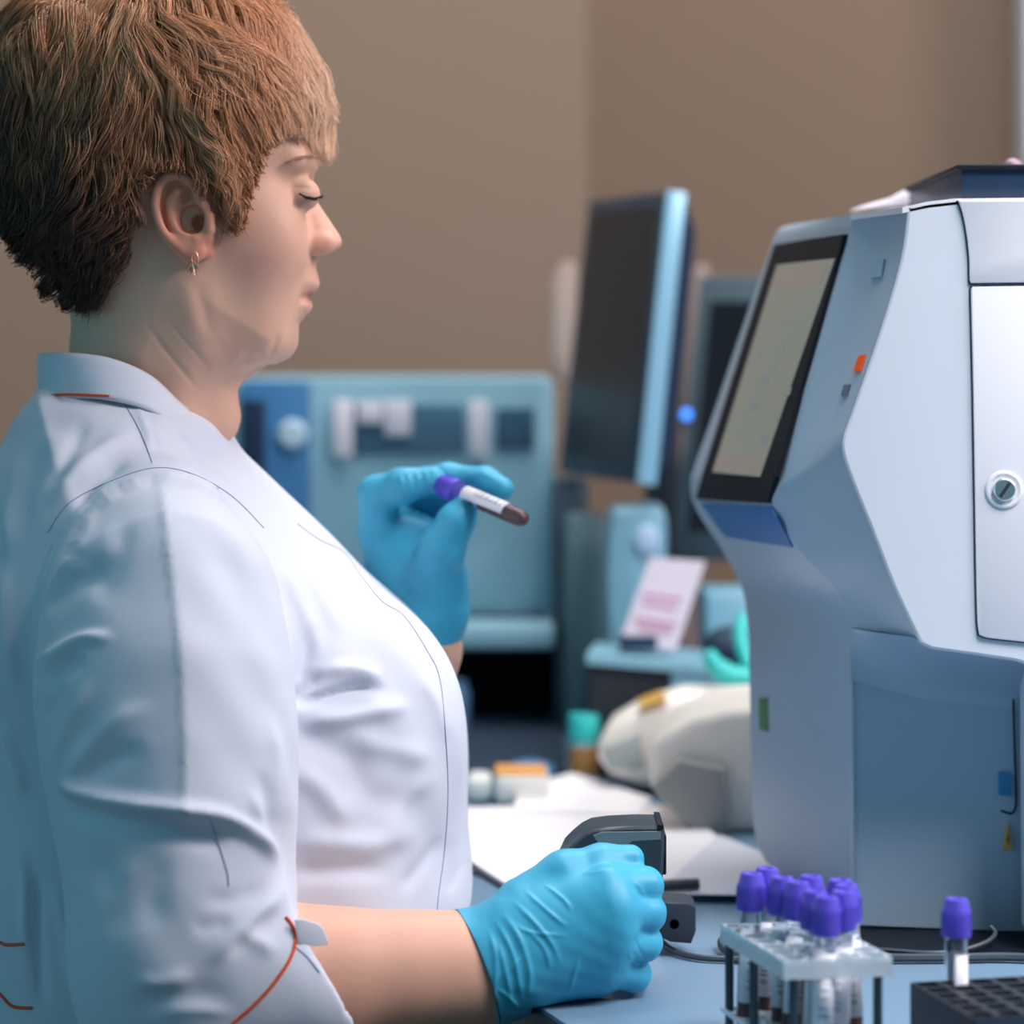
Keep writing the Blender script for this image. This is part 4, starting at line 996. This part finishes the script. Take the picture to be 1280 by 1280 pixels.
# ---------- tubes in the rack:  hole row, column, lean, label
spots = [(0, 1, .004, 'violet capped tube at the near corner of clear rack, its barcode facing out'),
         (1, 1, .0035, 'violet capped tube directly behind the foremost one in the left row'),
         (3, 1, .004, 'violet capped tube in the middle of the left row of clear rack'),
         (4, 1, .0005, 'violet capped tube third from the far end of the left row'),
         (5, 0, .003, 'violet capped tube at the outer left side of clear rack'),
         (6, 1, .002, 'violet capped tube rearmost in the clear rack'),
         (1, 2, .004, 'violet capped tube at the near right of clear rack, dark blood showing'),
         (3, 3, -.002, 'violet capped tube right-hand and rearward in the clear rack'),
         (4, 2, .002, 'violet capped tube in the middle gap behind the right-hand pair'),
         (2, 3, -.004, 'violet capped tube peeping out right behind the near right one')]
tube0 = make_tube('blood_tube', spots[0][3], 'violet capped blood tubes in the clear rack')
for i, (a, b, ln, lb) in enumerate(spots):
    t = tube0 if i == 0 else copy_tree(tube0)
    q = rp((a+.5)*ca, (b+.5)*cb, DESK+.0058); t.location = q
    t.rotation_euler = (0, math.atan2(ln, .09), rng.uniform(-.5, .5) if i else -.05); t['label'] = lb
# ---------- black rack with one tube
bk = thing('black_tube_rack', 'black plastic tube rack with a grid of square wells at lower right', 'rack', (.2436, 1.504, DESK), math.atan2(.24, .97))
hz = .046; bw, bd = .19, .088
V = []; Q = []
def q4(a, b, c, d): n = len(V); V.extend([a, b, c, d]); Q.append((n, n+1, n+2, n+3))
nx_, ny_ = 12, 6; cw, cd = bw/nx_, bd/ny_; r_ = .38
for i in range(nx_):
    for j in range(ny_):
        x0, y0 = i*cw, j*cd; x1, y1 = x0+cw, y0+cd; a0, b0, a1, b1 = x0+cw*(.5-r_), y0+cd*(.5-r_), x0+cw*(.5+r_), y0+cd*(.5+r_)
        q4((x0, y0, hz), (x1, y0, hz), (a1, b0, hz), (a0, b0, hz)); q4((x1, y0, hz), (x1, y1, hz), (a1, b1, hz), (a1, b0, hz))
        q4((x1, y1, hz), (x0, y1, hz), (a0, b1, hz), (a1, b1, hz)); q4((x0, y1, hz), (x0, y0, hz), (a0, b0, hz), (a0, b1, hz))
        zb = .008
        q4((a0, b0, hz), (a1, b0, hz), (a1, b0, zb), (a0, b0, zb)); q4((a1, b0, hz), (a1, b1, hz), (a1, b1, zb), (a1, b0, zb))
        q4((a1, b1, hz), (a0, b1, hz), (a0, b1, zb), (a1, b1, zb)); q4((a0, b1, hz), (a0, b0, hz), (a0, b0, zb), (a0, b1, zb)); q4((a0, b0, zb), (a1, b0, zb), (a1, b1, zb), (a0, b1, zb))
obj('well_grid', V, Q, mat('rack_black', '#1c242e', .5), bk, smooth=False, world=False)
g = G()
for lo, hi in (((0, 0, 0), (bw, .0012, hz-.0005)), ((0, bd-.0012, 0), (bw, bd, hz-.0005)), ((0, 0, 0), (.0012, bd, hz-.0005)), ((bw-.0012, 0, 0), (bw, bd, hz-.0005))): g.box(lo, hi)
g.build('side_walls', mat('rack_slate', '#2a3541', .5), bk, smooth=False, world=False)
t = copy_tree(tube0); del t['group']; t['label'] = 'single violet capped tube standing apart in the black rack'; t.rotation_euler = (0, .02, .9)
M_ = Matrix.Translation((.2436, 1.504, 0)) @ Matrix.Rotation(math.atan2(.24, .97), 4, 'Z')
tp = M_ @ Vector((cw*1.5-.005+.005, cd*5.5, 0)); t.location = (tp.x, tp.y, DESK-.0085+.0088)
# ---------- bar code scanner held by the glove
M_sc = mat('scanner_dark', '#2a363f', .35, var=.05)
M_sc2 = mat('scanner_grey', '#66757a', .3, var=.04)
sn = thing('barcode_scanner', 'dark grey handheld barcode scanner gripped in the blue glove', 'scanner', P(790, 1240, 1.79))
out = [(701, 1078), (708, 1063), (719, 1052), (730, 1043), (742, 1037), (765, 1034), (800, 1032.5), (827, 1033), (830.5, 1040), (831, 1060), (829, 1100), (824, 1150), (815, 1185), (803, 1222), (775, 1228), (770, 1190), (772, 1140), (760, 1108), (735, 1098), (708, 1092)]
g = G(); g.prism([P(a, b, 1.776) for a, b in out], (0, .05, 0), bev=.004, seg=3); sb = g.build('housing', M_sc, sn, sharp=30)
g = G(); g.prism([P(a, b, 1.7758) for a, b in [(741, 1044), (752, 1040), (826, 1039), (826, 1050), (790, 1052), (780, 1060), (750, 1060)]], (0, .0015, 0), bev=.0004); g.build('top_inlay', M_sc2, sn, smooth=False)
g = G(); g.prism([P(a, b, 1.7755) for a, b in [(822, 1031), (829.5, 1031.5), (830, 1037), (823, 1036)]], (0, .051, 0)); g.build('window_lip', M_black, sn, smooth=False)
g = G(); g.box((P(831, 0, 1.78)[0]-.001, 1.783, P(0, 1095, 1.78)[2]), (P(831, 0, 1.78)[0]+.0012, 1.818, P(0, 1045, 1.78)[2]), bev=.001); g.build('scan_window', M_black, sn)
# ---------- block, pen, cables
g = G(); g.prism([P(a, b, 1.872) for a, b in [(824, 1131), (830, 1128), (862, 1129), (870, 1134), (870, 1165), (864, 1180), (838, 1178), (822, 1170)]], (0, .035, 0), bev=.002)
st = thing('scanner_stand', 'small dark grey plastic stand block with a round hole beside the glove', 'stand', P(846, 1180, 1.89))
g.build('block', M_slate, st)
g = G(); g.lathe([(.0032, 0), (.0032, .0004), (.0028, .0005)], 20, Matrix.Translation(P(843, 1155, 1.8722)) @ Matrix.Rotation(PI/2, 4, 'X')); g.build('round_hole', mat('hole', '#020203', .9, spec=0), st)
def onDesk(px, py, h=.0): Y = (ZC-DESK-h)*FP/(py-HZ); return ((px-640)*Y/FP, Y, DESK+h)
g = G(); a = onDesk(828, 1107, .0125); b = onDesk(873, 1105, .0125); g.tube([a, b], [.0042, .0042], 12, spline=False)
tag(g.build('marker_pen', M_slate), 'short black marker lying on the papers behind the scanner', 'pen')
def cable(name, label, pts, r=.0022):
    g = G(); g.tube([onDesk(a, b, h) for a, b, h in pts], r, 8, sub=8); return tag(g.build(name, M_cable), label, 'cable')
cable('scanner_cable', 'dark cable curving over the desk from scanner to rack', [(822, 1165, .012), (828, 1178, .004), (845, 1190, .003), (875, 1197, .003), (915, 1199, .003), (960, 1200, .003), (1010, 1203, .003)])
cable('coiled_cable', 'thick dark cable loop behind the clear rack', [(935, 1198, .004), (910, 1190, .004), (902, 1178, .006), (915, 1170, .008), (960, 1176, .004), (1080, 1195, .004), (1180, 1197, .004), (1260, 1196, .004), (1330, 1200, .004)], .003)
cable('grey_cable', 'thin pale cable loop beside analyser base', [(1100, 1187, .004), (1160, 1191, .004), (1200, 1188, .005), (1232, 1178, .008), (1244, 1167, .012), (1238, 1158, .016)], .0016)
g = G(); g.prism([onDesk(a, b, .001) for a, b in [(1085, 1196), (1400, 1200), (1420, 1165), (1075, 1163)]], (0, 0, .0015))
tag(g.build('shadow_sheet', M_black), 'thin black sheet standing for the shadow under the analyser front', 'shadow')  # black sheet paints the dark shadow gap under the analyser

# ---------- tube held in the raised hand
ht = copy_tree(tube0); del ht['group']; ht['label'] = 'violet capped blood tube pinched between raised gloved fingers'
A_ = Vector(P(548, 604, 2.008)); B_ = Vector(P(657, 650, 1.945)); d_ = (A_-B_).normalized()
rot = Vector((0, 0, 1)).rotation_difference(d_).to_matrix() @ Matrix.Rotation(.25, 3, 'Z')
ht.rotation_euler = rot.to_euler(); ht.location = A_-d_*.0915
# ================================================================== BACKGROUND
def pbox(g, x0, y0, x1, y1, Y, d, bev=.002, dx=0):
    """front face covers the pixel box at distance Y, real depth d"""
    a = P(x0, y1, Y); b = P(x1, y0, Y); g.box((a[0], Y, a[2]), (b[0], Y+d, b[2]), bev=bev); return g
def sheetpoly(name, pts, m, th, h=0, label=None, cat=None, parent=None, group=None):
    g = G(); g.prism([onDesk(a, b, h) for a, b in pts], (0, 0, th)); o = g.build(name, m, parent, smooth=False)
    if label: tag(o, label, cat, group)
    return o
M_paper = mat('paper', '#f2edf0', .75, var=.02)
M_beige = mat('beige_plastic', '#efe6dc', .5, var=.03)
M_teal = mat('teal_metal', '#8fb9c8', .45, var=.03)
M_bluepanel = mat('blue_panel', '#3f78a8', .45, var=.03)
M_slot = mat('slot_glass', '#4b6f86', .3, var=.1)
M_aqua = mat('aqua_plastic', '#35bdb8', .4, var=.04)
M_ltblue = mat('light_blue_plastic', '#76a3b6', .5, var=.05)
M_greengrey = mat('green_grey', '#57747a', .5, var=.05)
M_navy2 = mat('navy_cloth', '#1c2f42', .7, var=.1)
# rear desk
g = G(); g.box((-1.1, 2.785, DESK-.032), (.9, 3.72, DESK), bev=.0015); d2 = thing('rear_desk', 'rear bench surface under the blurred instruments and monitors', 'desk', (-.1, 3.2, 0))
g.build('desktop', mat('rear_laminate', '#4f6c80', .4, var=.05), d2)
for x in (-1.05, .85):
    g = G(); g.box((x-.02, 2.82, 0), (x+.02, 3.68, DESK-.032)); g.build('leg', M_edge, d2)
sheetpoly('desk_pad', [(560, 969), (708, 969), (704, 903), (560, 903)], M_navy2, .003, .0005, 'dark navy pad lying on the bench below the black cabinet', 'pad')
g = G(); g.ball(onDesk(662, 964, .008), (.024, .02, .011)); tag(g.build('blue_lid', M_bluepanel), 'small round blue lid on the navy pad behind the white boxes', 'lid')
# big instrument
ins = thing('tall_instrument', 'wide blurred blue and teal instrument on the bench behind woman', 'instrument', (-.1, 3.3, DESK))
g = G(); pbox(g, 290, 472, 692, 782, 3.1, .42, .006); g.build('housing', M_teal, ins)
g = G(); pbox(g, 300, 476, 388, 800, 3.092, .02, .004); g.build('side_panel', M_bluepanel, ins)
g = G(); g.lathe([(.016, 0), (.016, .006), (.012, .010)], 24, Matrix.Translation(P(366, 543, 3.092)) @ Matrix.Rotation(PI/2, 4, 'X')); g.build('knob', mat('knob', '#b9d2de', .3), ins)
g = G(); pbox(g, 300, 500, 332, 600, 3.09, .003); g.build('edge_trim', M_navy, ins)
g = G(); pbox(g, 440, 506, 580, 566, 3.094, .01); sl = g.build('sample_window', M_slot, ins)
g = G(); pbox(g, 620, 510, 668, 562, 3.094, .01); g.build('display_window', mat('slot2', '#3d5d72', .3), ins)
for x0, y0, x1, y1 in ((416, 500, 441, 572), (447, 502, 478, 530), (480, 500, 514, 545), (586, 500, 610, 572)):
    g = G(); pbox(g, x0, y0, x1, y1, 3.085, .006, .003); g.build('white_tag', mat('tagw', '#e4dce4', .6), ins)
g = G(); pbox(g, 540, 783, 694, 812, 3.0, .5, .006); g.build('ledge', M_teal, ins)
g = G(); pbox(g, 560, 768, 680, 782, 3.09, .02, .003); g.build('slot', M_navy, ins)
g = G(); g.box((P(292, 0, 3.12)[0], 3.12, DESK), (P(692, 0, 3.12)[0], 3.5, P(0, 812, 3.12)[2])); g.build('base_cabinet', mat('void_black', '#07090c', .8, spec=.1), ins)
g = G(); g.lathe([(.013, 0), (.014, .003), (.014, .045), (.011, .05), (.011, .056)], 24, Matrix.Translation(onDesk(570, 918)))
g.build('bottle', mat('blue_bottle', '#54789a', .35)); tag(bpy.data.objects['bottle'], 'blurred blue bottle in front of black cabinet behind coat', 'bottle')
# column / side cabinet
g = G(); pbox(g, 694, 600, 736, 912, 3.04, .12, .004); tag(g.build('side_cabinet', mat('column', '#3d4f5c', .5)), 'narrow slate grey cabinet between instrument and pale boxes', 'cabinet')
# monitors
def monitor(name, label, quad, Yn, Yf, th, m_frame, m_edge, inset, neck, dxs=0):
    """quad: TL(far) TR(near) BR(near) BL(far) pixels"""
    TL, TR, BR, BL = P(*quad[0], Yf), P(*quad[1], Yn), P(*quad[2], Yn), P(*quad[3], Yf)
    TL, TR, BR, BL = [Vector(p) for p in (TL, TR, BR, BL)]
    n = (TR-TL).cross(BL-TL).normalized()
    if n.x > 0 and n.y > 0: n = -n
    if n.y > 0: n = -n
    o = thing(name, label, 'monitor', ((BL.x+BR.x)/2, (Yn+Yf)/2, DESK))
    b = -n*th
    g = G(); g.hexa([BL, BR, BR+b, BL+b, TL, TR, TR+b, TL+b], bev=.003); fr = g.build('frame', m_frame, o)
    def bl(u, v): return (TL*(1-u)+TR*u)*(1-v)+(BL*(1-u)+BR*u)*v
    u0, v0, v1 = inset; sc = [bl(u0, v1), bl(1-u0, v1), bl(1-u0, v0), bl(u0, v0)]
    g = G(); g.hexa([p+n*.001 for p in (sc[0], sc[1])]+[p-n*.001 for p in (sc[1], sc[0])]+[sc[3]+n*.001, sc[2]+n*.001, sc[2]-n*.001, sc[3]-n*.001])
    g.build('screen', mat('dark_screen', '#262c35', .35, var=.05), o, smooth=False)
    # edge strip and rear housing
    g = G(); e = (TR-TL).normalized(); g.hexa([BR+e*.001, BR+e*.004, BR+e*.004+b, BR+e*.001+b, TR+e*.001, TR+e*.004, TR+e*.004+b, TR+e*.001+b], bev=.001); g.build('edge_trim', m_edge, o)
    g = G(); q = [bl(.1, .92)+b, bl(1.01, .98)+b, bl(1.01, .02)+b, bl(.1, .08)+b]; q2 = [bl(.2, .88)+b*2.4, bl(.94, .9)+b*2.1, bl(.94, .12)+b*2.1, bl(.2, .2)+b*2.4]
    g.hexa([q[0], q[1], q2[1], q2[0], q[3], q[2], q2[2], q2[3]], bev=.004); g.build('rear_housing', M_navy, o)
    m = bl(.5, .95)+b*1.5
    by = 3.235; mx = m.x+dxs
    g = G(); g.box((mx-.02, by-.012, DESK+.01), (mx+.02, by+.012, m.z+.06), bev=.004); g.tube([(mx, by, m.z+.05), (m.x, m.y, m.z+.05)], .014, 10, spline=False); g.build('neck', neck, o)
    g = G(); g.box((mx-.055, by-.05, DESK), (mx+.055, by+.05, DESK+.012), bev=.004); g.build('stand_base', neck, o)
    return o, bl, n
monitor('tall_monitor', 'tall black blurred monitor turned sideways with a pale blue edge', [(735, 250), (833, 238), (795, 604), (697, 590)], 2.82, 3.06, .020, mat('mframe', '#3c4854', .5), mat('medge', '#8fc0d8', .3, metal=.2), (.09, .05, .93), M_slate, .055)
o2, bl2, n2 = monitor('grey_monitor', 'grey framed monitor half hidden behind the white analyser', [(874, 345), (1010, 345), (985, 700), (838, 700)], 3.0, 3.1, .03, mat('mframe2', '#5e7480', .5), M_teal, (.13, .09, .9), M_slate, .12)
g = G(); g.ball(P(858, 518, 2.99), .0055); g.build('power_light', mat('led', '#1040a0', .4, emit='#3d8cff', estr=2.2), o2)
# pale things on the wall side of the monitor
g = G(); g.prism([P(a, b, 3.4) for a, b in [(690, 345), (705, 325), (722, 330), (722, 480), (700, 480), (688, 440)]], (0, .06, 0), bev=.01)
tag(g.build('desk_fan', mat('pale_beige', '#b09a90', .6)), 'pale beige object standing on the instrument left of tall monitor', 'appliance')
g = G(); g.prism([P(a, b, 3.3) for a, b in [(866, 330), (890, 330), (880, 540), (850, 540)]], (0, .1, 0), bev=.01)
g.box((P(850, 0, 3.3)[0], 3.3, DESK), (P(880, 0, 3.3)[0], 3.4, P(0, 540, 3.3)[2]))
tag(g.build('beige_stand', mat('pale_beige2', '#9a8680', .6)), 'pale beige upright behind the gap between the two monitors', 'appliance')
# boxes, card, shelf
g = G(); pbox(g, 706, 642, 760, 917, 2.98, .05, .01); tag(g.build('file_box', M_greengrey), 'grey green upright file box left of light blue canister', 'box')
cn = thing('canister', 'rounded light blue plastic canister below the tall monitor', 'canister', P(795, 810, 2.85))
g = G(); g.prism([P(a, b, 2.83) for a, b in crom([(764, 648), (775, 636), (815, 634), (832, 642), (834, 700), (829, 830), (828, 938), (764, 938), (762, 830), (758, 720)], 3, True)], (0, .1, 0), bev=.008); g.build('body', M_ltblue, cn)
g = G(); g.ball(P(808, 676, 2.828), (.013, .004, .016)); g.build('pale_oval', mat('pale_oval_blue', '#a3bcd6', .5), cn)  # pale oval spot on the canister's front
sh = thing('small_cabinet', 'low cabinet with pale top and dark opening behind the beige device', 'cabinet', (.12, 2.7, DESK))
g = G(); g.hexa([P(733, 830, 2.66), P(905, 845, 2.66), P(930, 828, 2.81), P(745, 815, 2.81), P(733, 818, 2.66), P(905, 832, 2.66), P(930, 816, 2.81), P(745, 803, 2.81)]); g.build('top', M_ltblue, sh, smooth=False)
zb = DESK; a = P(738, 830, 2.668); b = P(838, 830, 2.668); c = P(905, 830, 2.668)
g = G(); g.box((a[0], 2.668, DESK), (b[0], 2.8, a[2])); g.build('dark_front', mat('shelf_dark', '#1a212c', .6), sh, smooth=False)
g = G(); g.box((b[0], 2.664, DESK), (c[0], 2.8, b[2]-.002), bev=.004); g.build('pale_front', M_ltblue, sh)
cd = thing('price_card', 'pale upright card with rows of pink writing on the cabinet', 'card', P(820, 812, 2.72))
CQ = [P(782, 800, 2.70), P(845, 812, 2.70), P(880, 700, 2.74), P(818, 698, 2.74)]
g = G(); g.prism([P(775, 800, 2.70), P(845, 814, 2.70), P(882, 702, 2.74), P(813, 697, 2.74)], (0, .003, 0)); g.build('sheet', mat('card_pale', '#a9a3b0', .6), cd, smooth=False)
for v, u0, u1 in ((.42, .1, .8), (.52, .15, .75), (.70, .1, .85), (.78, .2, .8)):
    def cb_(u, v): 
        TL, TR, BR, BL = [np.array(P(*q)) for q in ((813, 697, 2.74), (882, 702, 2.74), (845, 814, 2.70), (775, 800, 2.70))]
        return tuple((TL*(1-u)+TR*u)*(1-v)+(BL*(1-u)+BR*u)*v-np.array((0, .0006, 0)))
    g = G(); g.prism([cb_(u0, v), cb_(u1, v), cb_(u1, v+.055), cb_(u0, v+.055)], (0, -.0004, 0)); g.build('text_line', mat('pinktext', '#9a7088', .6), cd, smooth=False)
g = G(); pbox(g, 775, 796, 822, 812, 2.69, .05, .002); tag(g.build('card_holder', M_navy), 'dark holder block at the foot of the pink lettered card', 'holder')
g = G(); pbox(g, 882, 742, 960, 941, 2.84, .12, .006); tag(g.build('light_blue_tub', M_ltblue), 'light blue tub between the card and the analyser', 'tub')
g = G(); g.tube([P(884, 815, 2.6), P(900, 838, 2.6), P(925, 848, 2.6), P(950, 846, 2.6)], [.006, .010, .011, .009], 12); g.tube([P(930, 770, 2.62), P(926, 800, 2.61), P(938, 838, 2.6)], .007, 10)
tag(g.build('aqua_strap', M_aqua), 'bright aqua curved strap or tubing beside the analyser', 'strap')
g = G(); g.ball(P(913, 808, 2.73), (.026, .028, .020)); g.ball(P(935, 815, 2.74), (.03, .028, .022))
tag(g.build('dark_cloth', M_navy2), 'bundled dark navy cloth wrapped by the aqua strap', 'cloth')
# teal capped specimen bottle
bt = thing('specimen_bottle', 'small specimen bottle with aqua cap and orange label on the desk', 'bottle', onDesk(730, 972))
bz_ = Matrix.Translation(onDesk(730, 972))
g = G(); g.lathe([(.012, 0), (.0135, .003), (.0135, .034), (.0115, .037)], 24, bz_); g.build('body', mat('pale_bottle', '#7fb6c0', .3), bt)
g = G(); g.lathe([(.0138, .004), (.0138, .030)], 24, bz_, cap=False); g.build('label', mat('orange_label', '#b07a45', .6), bt)
g = G(); g.lathe([(.0145, .036), (.0148, .038), (.0148, .057), (.0135, .060)], 24, bz_); g.build('cap', M_aqua, bt)
# beige device (two rounded housings)
bd_ = thing('beige_device', 'cream rounded desktop device with sloping top beside the analyser', 'device', onDesk(880, 1040))
g = G(); g.prism([P(a, b, 2.36) for a, b in [(812, 935), (822, 920), (862, 896), (905, 884), (990, 880), (990, 1040), (918, 1043), (866, 1040), (830, 1000), (812, 985)]], (.02, .17, 0), bev=.012, seg=3); g.build('front_housing', M_beige, bd_)
g = G(); g.prism([P(a, b, 2.345) for a, b in [(815, 985), (850, 950), (905, 962), (912, 1042), (870, 1044), (832, 1003)]], (0, .02, 0), bev=.003); g.build('grey_panel', mat('greige', '#9a9a98', .5), bd_)
bd2 = thing('cream_printer', 'cream sloping label printer left of the bigger cream device', 'printer', onDesk(790, 985))
g = G(); g.prism([P(a, b, 2.56) for a, b in [(747, 928), (760, 905), (800, 882), (850, 868), (925, 870), (925, 975), (800, 985), (760, 968), (746, 950)]], (.01, .085, 0), bev=.012, seg=3); g.build('housing', M_beige, bd2)
g = G(); g.prism([P(a, b, 2.553) for a, b in [(752, 938), (800, 915), (805, 962), (760, 962)]], (0, .01, 0), bev=.002); g.build('grey_panel', mat('greige2', '#aab0ae', .5), bd2)
g = G(); g.prism([P(a, b, 2.556) for a, b in [(800, 884), (832, 872), (834, 876), (802, 888)]], (0, .06, 0)); g.build('orange_edge', M_yellow, bd2, smooth=False)
# white and orange boxes
wb = thing('white_box', 'white box with an orange lid lying behind the papers', 'box', onDesk(650, 1005)); a = onDesk(620, 1008); b = onDesk(686, 1008)
g = G(); g.box((a[0], a[1], DESK+.002), (b[0], a[1]+.06, DESK+.026), bev=.004); g.build('carton', mat('carton', '#f0ebe4', .6), wb)
g = G(); g.box((a[0]-.001, a[1]+.004, DESK+.026), (b[0]-.002, a[1]+.062, DESK+.0285), bev=.001); g.build('lid', mat('orange_lid', '#dc9c54', .6), wb)
a = onDesk(583, 1006); b = onDesk(615, 1006)
g = G(); g.box((a[0], a[1], DESK+.002), (b[0], a[1]+.06, DESK+.022), bev=.006); tag(g.build('gauze_pack', mat('gauze', '#d8dcd8', .7)), 'small white pack left of the orange-lidded box', 'pack')
# papers
sheetpoly('dark_folder', [(560, 1085), (600, 1096), (640, 1119), (660, 1119), (640, 1080), (560, 1050)], M_slate, .002, .0004, 'dark folder edge showing beneath the front papers', 'folder')
sheetpoly('paper_stack', [(560, 1062), (590, 1082), (640, 1114), (935, 1100), (938, 1085), (850, 1010), (700, 1010), (560, 1014)], M_paper, .003, .003, 'broad white stack of papers behind the barcode scanner', 'papers')
sheetpoly('paper_sheet', [(640, 1016), (800, 1020), (815, 1000), (770, 985), (715, 968), (690, 975), (650, 990)], M_paper, .0015, .0062, 'white sheet sticking out behind the broad paper stack', 'paper')
sheetpoly('loose_sheet', [(820, 1118), (960, 1120), (985, 1080), (900, 1045), (870, 1070)], mat('paper2', '#d9dbe6', .7), .001, .0065, 'pale loose sheet reaching under the white analyser', 'paper')
# room shell
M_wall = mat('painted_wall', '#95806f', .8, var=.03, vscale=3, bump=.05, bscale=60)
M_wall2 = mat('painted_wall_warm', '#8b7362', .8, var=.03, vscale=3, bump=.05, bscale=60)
def slab(name, pts, vec, m): g = G(); g.prism(pts, vec); return struct(g.build(name, m, smooth=False))
cx = P(735, 0, 4.2)[0]
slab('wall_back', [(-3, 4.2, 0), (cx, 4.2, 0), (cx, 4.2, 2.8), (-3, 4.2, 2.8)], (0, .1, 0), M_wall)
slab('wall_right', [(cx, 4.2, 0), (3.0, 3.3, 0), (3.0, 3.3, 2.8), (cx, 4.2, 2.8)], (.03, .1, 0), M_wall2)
g = G(); w0 = P(1276, 0, 3.9); g.box((w0[0], 3.86, .9), (w0[0]+.08, 3.95, 2.6), bev=.004); struct(g.build('trim_1', mat('trim_white', '#c4c8cc', .5)))
slab('floor', [(-3, -1.5, 0), (3, -1.5, 0), (3, 4.3, 0), (-3, 4.3, 0)], (0, 0, -.05), mat('floor_vinyl', '#6f7a80', .5, var=.05))
slab('ceiling', [(-3, -1.5, 2.8), (3, -1.5, 2.8), (3, 4.3, 2.8), (-3, 4.3, 2.8)], (0, 0, .05), mat('ceiling_white', '#d8d8d4', .8))
# ================================================================== LIGHT AND CAMERA
sc_ = bpy.context.scene
w = bpy.data.worlds.new('room_air'); sc_.world = w; w.use_nodes = True
bg = w.node_tree.nodes['Background']; bg.inputs[0].default_value = lin('#669fb2'); bg.inputs[1].default_value = .42
def area(name, loc, aim, size, power, col, sy=None):
    l = bpy.data.lights.new(name, 'AREA'); l.energy = power; l.color = lin(col)[:3]; l.size = size
    if sy: l.shape = 'RECTANGLE'; l.size_y = sy
    o = bpy.data.objects.new(name, l); C.objects.link(o); o.location = loc
    o.rotation_euler = (Vector(aim)-Vector(loc)).to_track_quat('-Z', 'Y').to_euler(); return o
area('window_light', (2.05, 1.30, 2.55), (-.1, 1.85, 1.0), 1.0, 60, '#fff0f2')
l2 = area('analyser_fill', (.95, 1.1, 2.65), (.85, 1.9, 1.1), .7, 12, '#f4f0f4'); l2.data.spread = math.radians(62)  # added light to brighten the analyser's white side, no fixture known
area('ceiling_panel', (.3, 2.6, 2.75), (.3, 2.6, 0), 1.2, 34, '#f2f4f6')
area('wall_wash', (-.9, 3.3, 2.7), (-.05, 4.2, 1.3), .8, 9, '#ffd2a8')
area('left_fill', (-2.6, .6, 1.9), (-.2, 1.9, 1.0), 1.4, 19, '#58a4ba')  # added teal fill for the shaded sides, no window known there
cam = bpy.data.cameras.new('camera'); co = bpy.data.objects.new('camera', cam); C.objects.link(co)
co.location = (0, 0, ZC); co.rotation_euler = (PI/2, 0, 0)
cam.sensor_width = 36; cam.lens = 100; cam.shift_y = -(640-HZ)/1280
cam.dof.use_dof = True; cam.dof.focus_distance = 1.80; cam.dof.aperture_fstop = 4.2
cam.clip_start = .05
sc_.camera = co
vs = sc_.view_settings; vs.view_transform = 'Standard'; vs.look = 'None'; vs.gamma = 1; vs.use_curve_mapping = False; vs.exposure = .16
